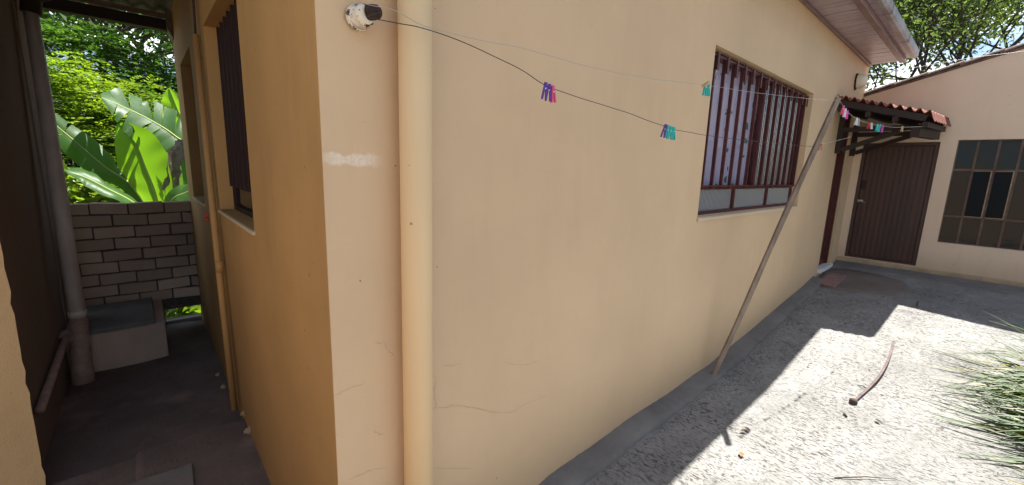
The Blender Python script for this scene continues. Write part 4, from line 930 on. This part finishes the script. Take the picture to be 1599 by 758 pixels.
# banana plant --------------------------------------------------------------
def banana_leaf(root, rib, widths, nrm, m, fold=.25, tears=(), ripple=.02, label=None, sides=(1, 1)):
    rib = [Vector(p) for p in rib]; P = wobble(rib, 0); n = len(P); nrm = Vector(nrm).normalized(); me_v = []; faces = []; uvs = []
    rows = []; nw = 7
    def wid(f): return interp(f, [i/(len(widths)-1) for i in range(len(widths))], list(widths))
    for side in (-1, 1):
        ks = sides[0] if side < 0 else sides[1]
        if ks == 0: continue
        # strips between tears
        cuts = [0] + sorted(tears) + [1.0001]; 
        for c_i in range(len(cuts)-1):
            lo = int(cuts[c_i]*(n-1)); hi = min(n-1, int(cuts[c_i+1]*(n-1))); 
            if hi <= lo: continue
            sw = random.uniform(-.07, .07) if tears else 0; dr = random.uniform(0, .25) if tears else 0; b = len(me_v)
            for i in range(lo, hi+1):
                t = (P[min(i+1, n-1)]-P[max(i-1, 0)]).normalized(); s = t.cross(nrm).normalized()*side; u = s.cross(t).normalized()*side; f = i/(n-1); w = wid(f)*ks
                for k in range(nw):
                    g_ = k/(nw-1); edge = (i-lo)/(max(1, hi-lo)); sh = (t*sw*g_*w*2) + (t*w*.35*g_)
                    if tears: sh -= t*(edge-.5)*.12*g_*w
                    p = P[i] + s*w*g_*(1-.25*dr*g_) + nrm*(fold*w*g_ - .55*fold*w*g_*g_*2) - Vector((0,0,1))*dr*w*g_*g_*1.2 + nrm*ripple*math.sin(f*34+side)*g_*w*2 + sh
                    me_v.append(tuple(p)); uvs.append((f*6 + g_*.4, g_))
            for i in range(hi-lo):
                for k in range(nw-1): a = b+i*nw+k; faces.append((a, a+1, a+1+nw, a+nw))
    me = bpy.data.meshes.new('leaf'); me.from_pydata(me_v, [], faces); uvl = me.uv_layers.new(name='UVMap')
    for lp in me.loops: uvl.data[lp.index].uv = uvs[lp.vertex_index]
    me.polygons.foreach_set('use_smooth', [True]*len(me.polygons)); me.materials.append(m); o = bpy.data.objects.new('leaf', me); C.objects.link(o); o.parent = root; o.location = -root.location
    if label: o['label'] = label
    mb = MB().tube([p - nrm*.006 for p in P], [lerp(.022, .005, i/(n-1)) for i in range(n)], 7, False); r_ = obj('midrib', mb, M['ban_rib'], o, True); r_.location = (0, 0, 0)
    return o
YB = 7.6
bp_ = thing('banana_plant', 'large banana plant with broad torn leaves above the brick wall', 'banana plant', AY(255, 400, YB))
cb = Vector(AY(252, 352, YB))
obj('stem', MB().tube([Vector((cb.x, cb.y, -.7)), cb + Vector((0, 0, -.3)), cb + Vector((0, 0, .05))], [.14, .11, .07], 14), M['greenstem'], bp_, True)
toc = Vector((-.15, -1, .1))
banana_leaf(bp_, [cb, AY(243, 305, YB), AY(227, 262, YB+.05), AY(212, 225, YB+.1), AY(185, 192, YB+.15)], [.02, .24, .33, .25, .0], (-.62, -.88, .1), M['ban_a'], .10, (), .012, 'bright green upright leaf')
banana_leaf(bp_, [cb + Vector((.35, .3, .2)), AY(305, 245, YB+.35), AY(272, 212, YB+.3), AY(235, 188, YB+.25), AY(195, 168, YB+.2), AY(158, 152, YB+.1)], [.05, .26, .36, .36, .28, .02], (-.3, -.75, .75), M['ban_b'], .15, (.22, .32, .41, .5, .58, .67, .76, .85), .02, 'dark arching leaf torn into strips')
banana_leaf(bp_, [cb + Vector((-.05, .05, 0)), AY(210, 318, YB-.2), AY(170, 296, YB-.4), AY(135, 278, YB-.5), AY(104, 268, YB-.6)], [.05, .15, .19, .16, .02], (.15, -.6, .9), M['ban_b'], .5, (), .02, 'broad leaf drooping to the lower left')
banana_leaf(bp_, [cb + Vector((-.05, .15, .05)), AY(205, 290, YB+.2), AY(165, 262, YB+.2), AY(125, 228, YB+.2), AY(80, 190, YB+.1), AY(62, 170, YB)], [.04, .11, .18, .19, .13, .01], (-.2, -.7, .8), M['ban_b'], .35, (.35, .7), .02, 'pale leaf reaching to the upper left')
banana_leaf(bp_, [cb + Vector((.05, .3, .0)), AY(268, 268, YB+.5), AY(262, 215, YB+.6), AY(236, 178, YB+.6)], [.03, .22, .25, .01], (-.2, -1, .3), M['ban_a'], .3, (.3, .55, .8), .02)
banana_leaf(bp_, [cb + Vector((.3, .45, .0)), AY(292, 215, YB+.8), AY(277, 172, YB+.8), AY(264, 138, YB+.8)], [.05, .26, .20, .01], (-.5, -1, .2), M['ban_a'], .3, (.4, .7), .02, 'upright leaf behind the house end')
banana_leaf(bp_, [cb + Vector((.05, -.05, -.05)), AY(268, 315, YB-.3), AY(292, 300, YB-.4), AY(315, 290, YB-.5)], [.04, .20, .2, .02], (.1, -.6, .9), M['ban_b'], .4, (), .02)
banana_leaf(bp_, [cb + Vector((.0, -.1, -.05)), AY(225, 330, YB-.5), AY(185, 330, YB-.7), AY(150, 328, YB-.8)], [.04, .16, .2, .02], (.1, -.6, .9), M['ban_b'], .4, (), .02)
# hanging dead leaf
Pd = [Vector(AY(x, y, YB-.05)) for (x, y) in ((283, 218), (276, 235), (272, 258), (266, 275), (262, 292))]
mb = MB()
for k, (w, dx) in enumerate(((.16, 0), (.10, .06), (.08, -.05))):
    Pk = [p + Vector((dx + .02*math.sin(i*2+k), -.03*k, -.02*k)) for i, p in enumerate(Pd)]; Pk = wobble(Pk, 0)
    mb.ribbon(Pk, [w*(.5 + .5*math.sin(i*.35+k)**2)*random.uniform(.7, 1) for i in range(len(Pk))], (.2*k-.3, -1, .2))
obj('dead_leaf', mb, M['deadleaf'], bp_)
# second, farther banana clump and low plants seen through the wall gap
def low_plant(px, py, Y, n, sz, label):
    c_ = AY(px, py, Y); root = thing('leafy_plant', label, 'plant', (c_[0], c_[1], -.6), 'low plants behind the brick wall')
    cen = blob((c_[0], c_[1], c_[2]), (.45, .35, .3), n, .2); obj('foliage', leaves_mesh(cen, .6, sz, .5), M['bush'], root); mb = MB()
    for k in range(8): q = cen[k*3]; mb.tube([(c_[0] + random.uniform(-.08, .08), c_[1], -.6), tuple((np.array([c_[0], c_[1], -.4])+q)/2 + .02), tuple(q)], [.010, .008, .004], 5, False)
    obj('stems', mb, M['greenstem'], root, True)
low_plant(268, 488, 6.75, 170, .16, 'bright broad leaved plant seen through the gap under the bricks'); low_plant(305, 490, 7.0, 170, .17, 'leafy plant at the right of the gap under the bricks')
low_plant(120, 300, 8.6, 260, .22, 'dark low plant at the left above the brick wall'); low_plant(190, 325, 8.8, 260, .22, 'dark low plant under the banana leaves'); low_plant(250, 300, 9.2, 300, .24, 'dark plant behind the banana stem')

# tree behind the outbuilding -------------------------------------------------
def rtree(px, X, h, label, n, size, spread, lean=(0, 0, 1), r=.13, zz=.0, sd=3):
    random.seed(sd); b = at_x(px, 100, X); return tree((X, b.y, zz-.6), h, label, M['rtree'], n, size, spread, 4, lean, r, .42, 'tree', 'trees behind the outbuilding')
rtree(1462, 17.5, 8.3, 'open crowned tree with bare branches behind the outbuilding roof', 11000, .12, .9, (.05, .0, 1), .085, 0, 5)
rtree(1385, 19.5, 7.6, 'leafy tree at the end of the eaves behind the outbuilding', 10000, .13, .95, (0, 0, 1), .075, 0, 9)
rtree(1585, 18.5, 8.4, 'leafy tree at the far right behind the outbuilding', 10000, .13, .95, (0, 0, 1), .08, 0, 12)
rtree(1525, 23.0, 9.0, 'distant tree filling the gap between the others at right', 6000, .2, 1.1, (0, 0, 1), .16, 0, 15)
random.seed(21)

# strap-leaved clump at the right edge -----------------------------------------
def strap_plant(c, n, ln, label, bias, m='blade'):
    base = Vector((c[0], c[1], ground_z(c[0]))); root = thing('strap_leaf_plant', label, 'plant', base, 'strap leaved clumps in the yard')
    def blades(k, col, name):
        mb = MB()
        for i in range(k):
            a = bias + random.gauss(0, .95); el = random.uniform(.15, 1.25); L_ = ln*random.uniform(.55, 1.12); w = random.uniform(.006, .014)
            d = Vector((math.cos(a)*math.cos(el), math.sin(a)*math.cos(el), math.sin(el))); p = base + Vector((random.gauss(0, .06), random.gauss(0, .06), 0)); droop = random.uniform(.25, .75); pts = []; ws = []
            for s in range(11):
                f = s/10; q = p + d*L_*f + Vector((0, 0, -droop*L_*f*f)); q.z = max(q.z, ground_z(q.x) + .015 + .004*f); pts.append(q); ws.append(w*(1-f**2.2)*1.0 + .0008)
            sidev = Vector((-math.sin(a), math.cos(a), 0)); tw = random.uniform(-.5, .5); b = len(mb.v)
            for q, ww in zip(pts, ws):
                s_ = (sidev*math.cos(tw) + Vector((0, 0, 1))*math.sin(tw))*ww; fold = Vector((0, 0, -ww*.5)); mb.v += [tuple(q-s_), tuple(q+fold), tuple(q+s_)]
            for s in range(10):
                for k2 in range(2): a_ = b+s*3+k2; mb.f.append((a_, a_+1, a_+4, a_+3))
        obj(name, mb, col, root, True)
    blades(n, M[m], 'green_blades'); blades(n//12, M['straw'], 'dry_blades')
strap_plant((3.99, -.80), 330, .86, 'big clump of long arching strap leaves in the sun at the right edge', 1.75)
strap_plant((4.75, -.80), 190, 1.05, 'second clump of arching strap leaves behind the big one', 1.9)
strap_plant((3.45, -.95), 170, .7, 'nearest clump of strap leaves at the lower right corner', 1.5)

# unseen wall added behind the viewer to bounce warm light -------------------------
mb = MB(); mb.box((-3.36, -4.0, -.5), (-3.2, 3.25, 2.0)); tag(obj('bounce_wall', mb, M['bouncewall']), 'unseen tan wall added on the left behind the viewer for warm bounce', 'wall')
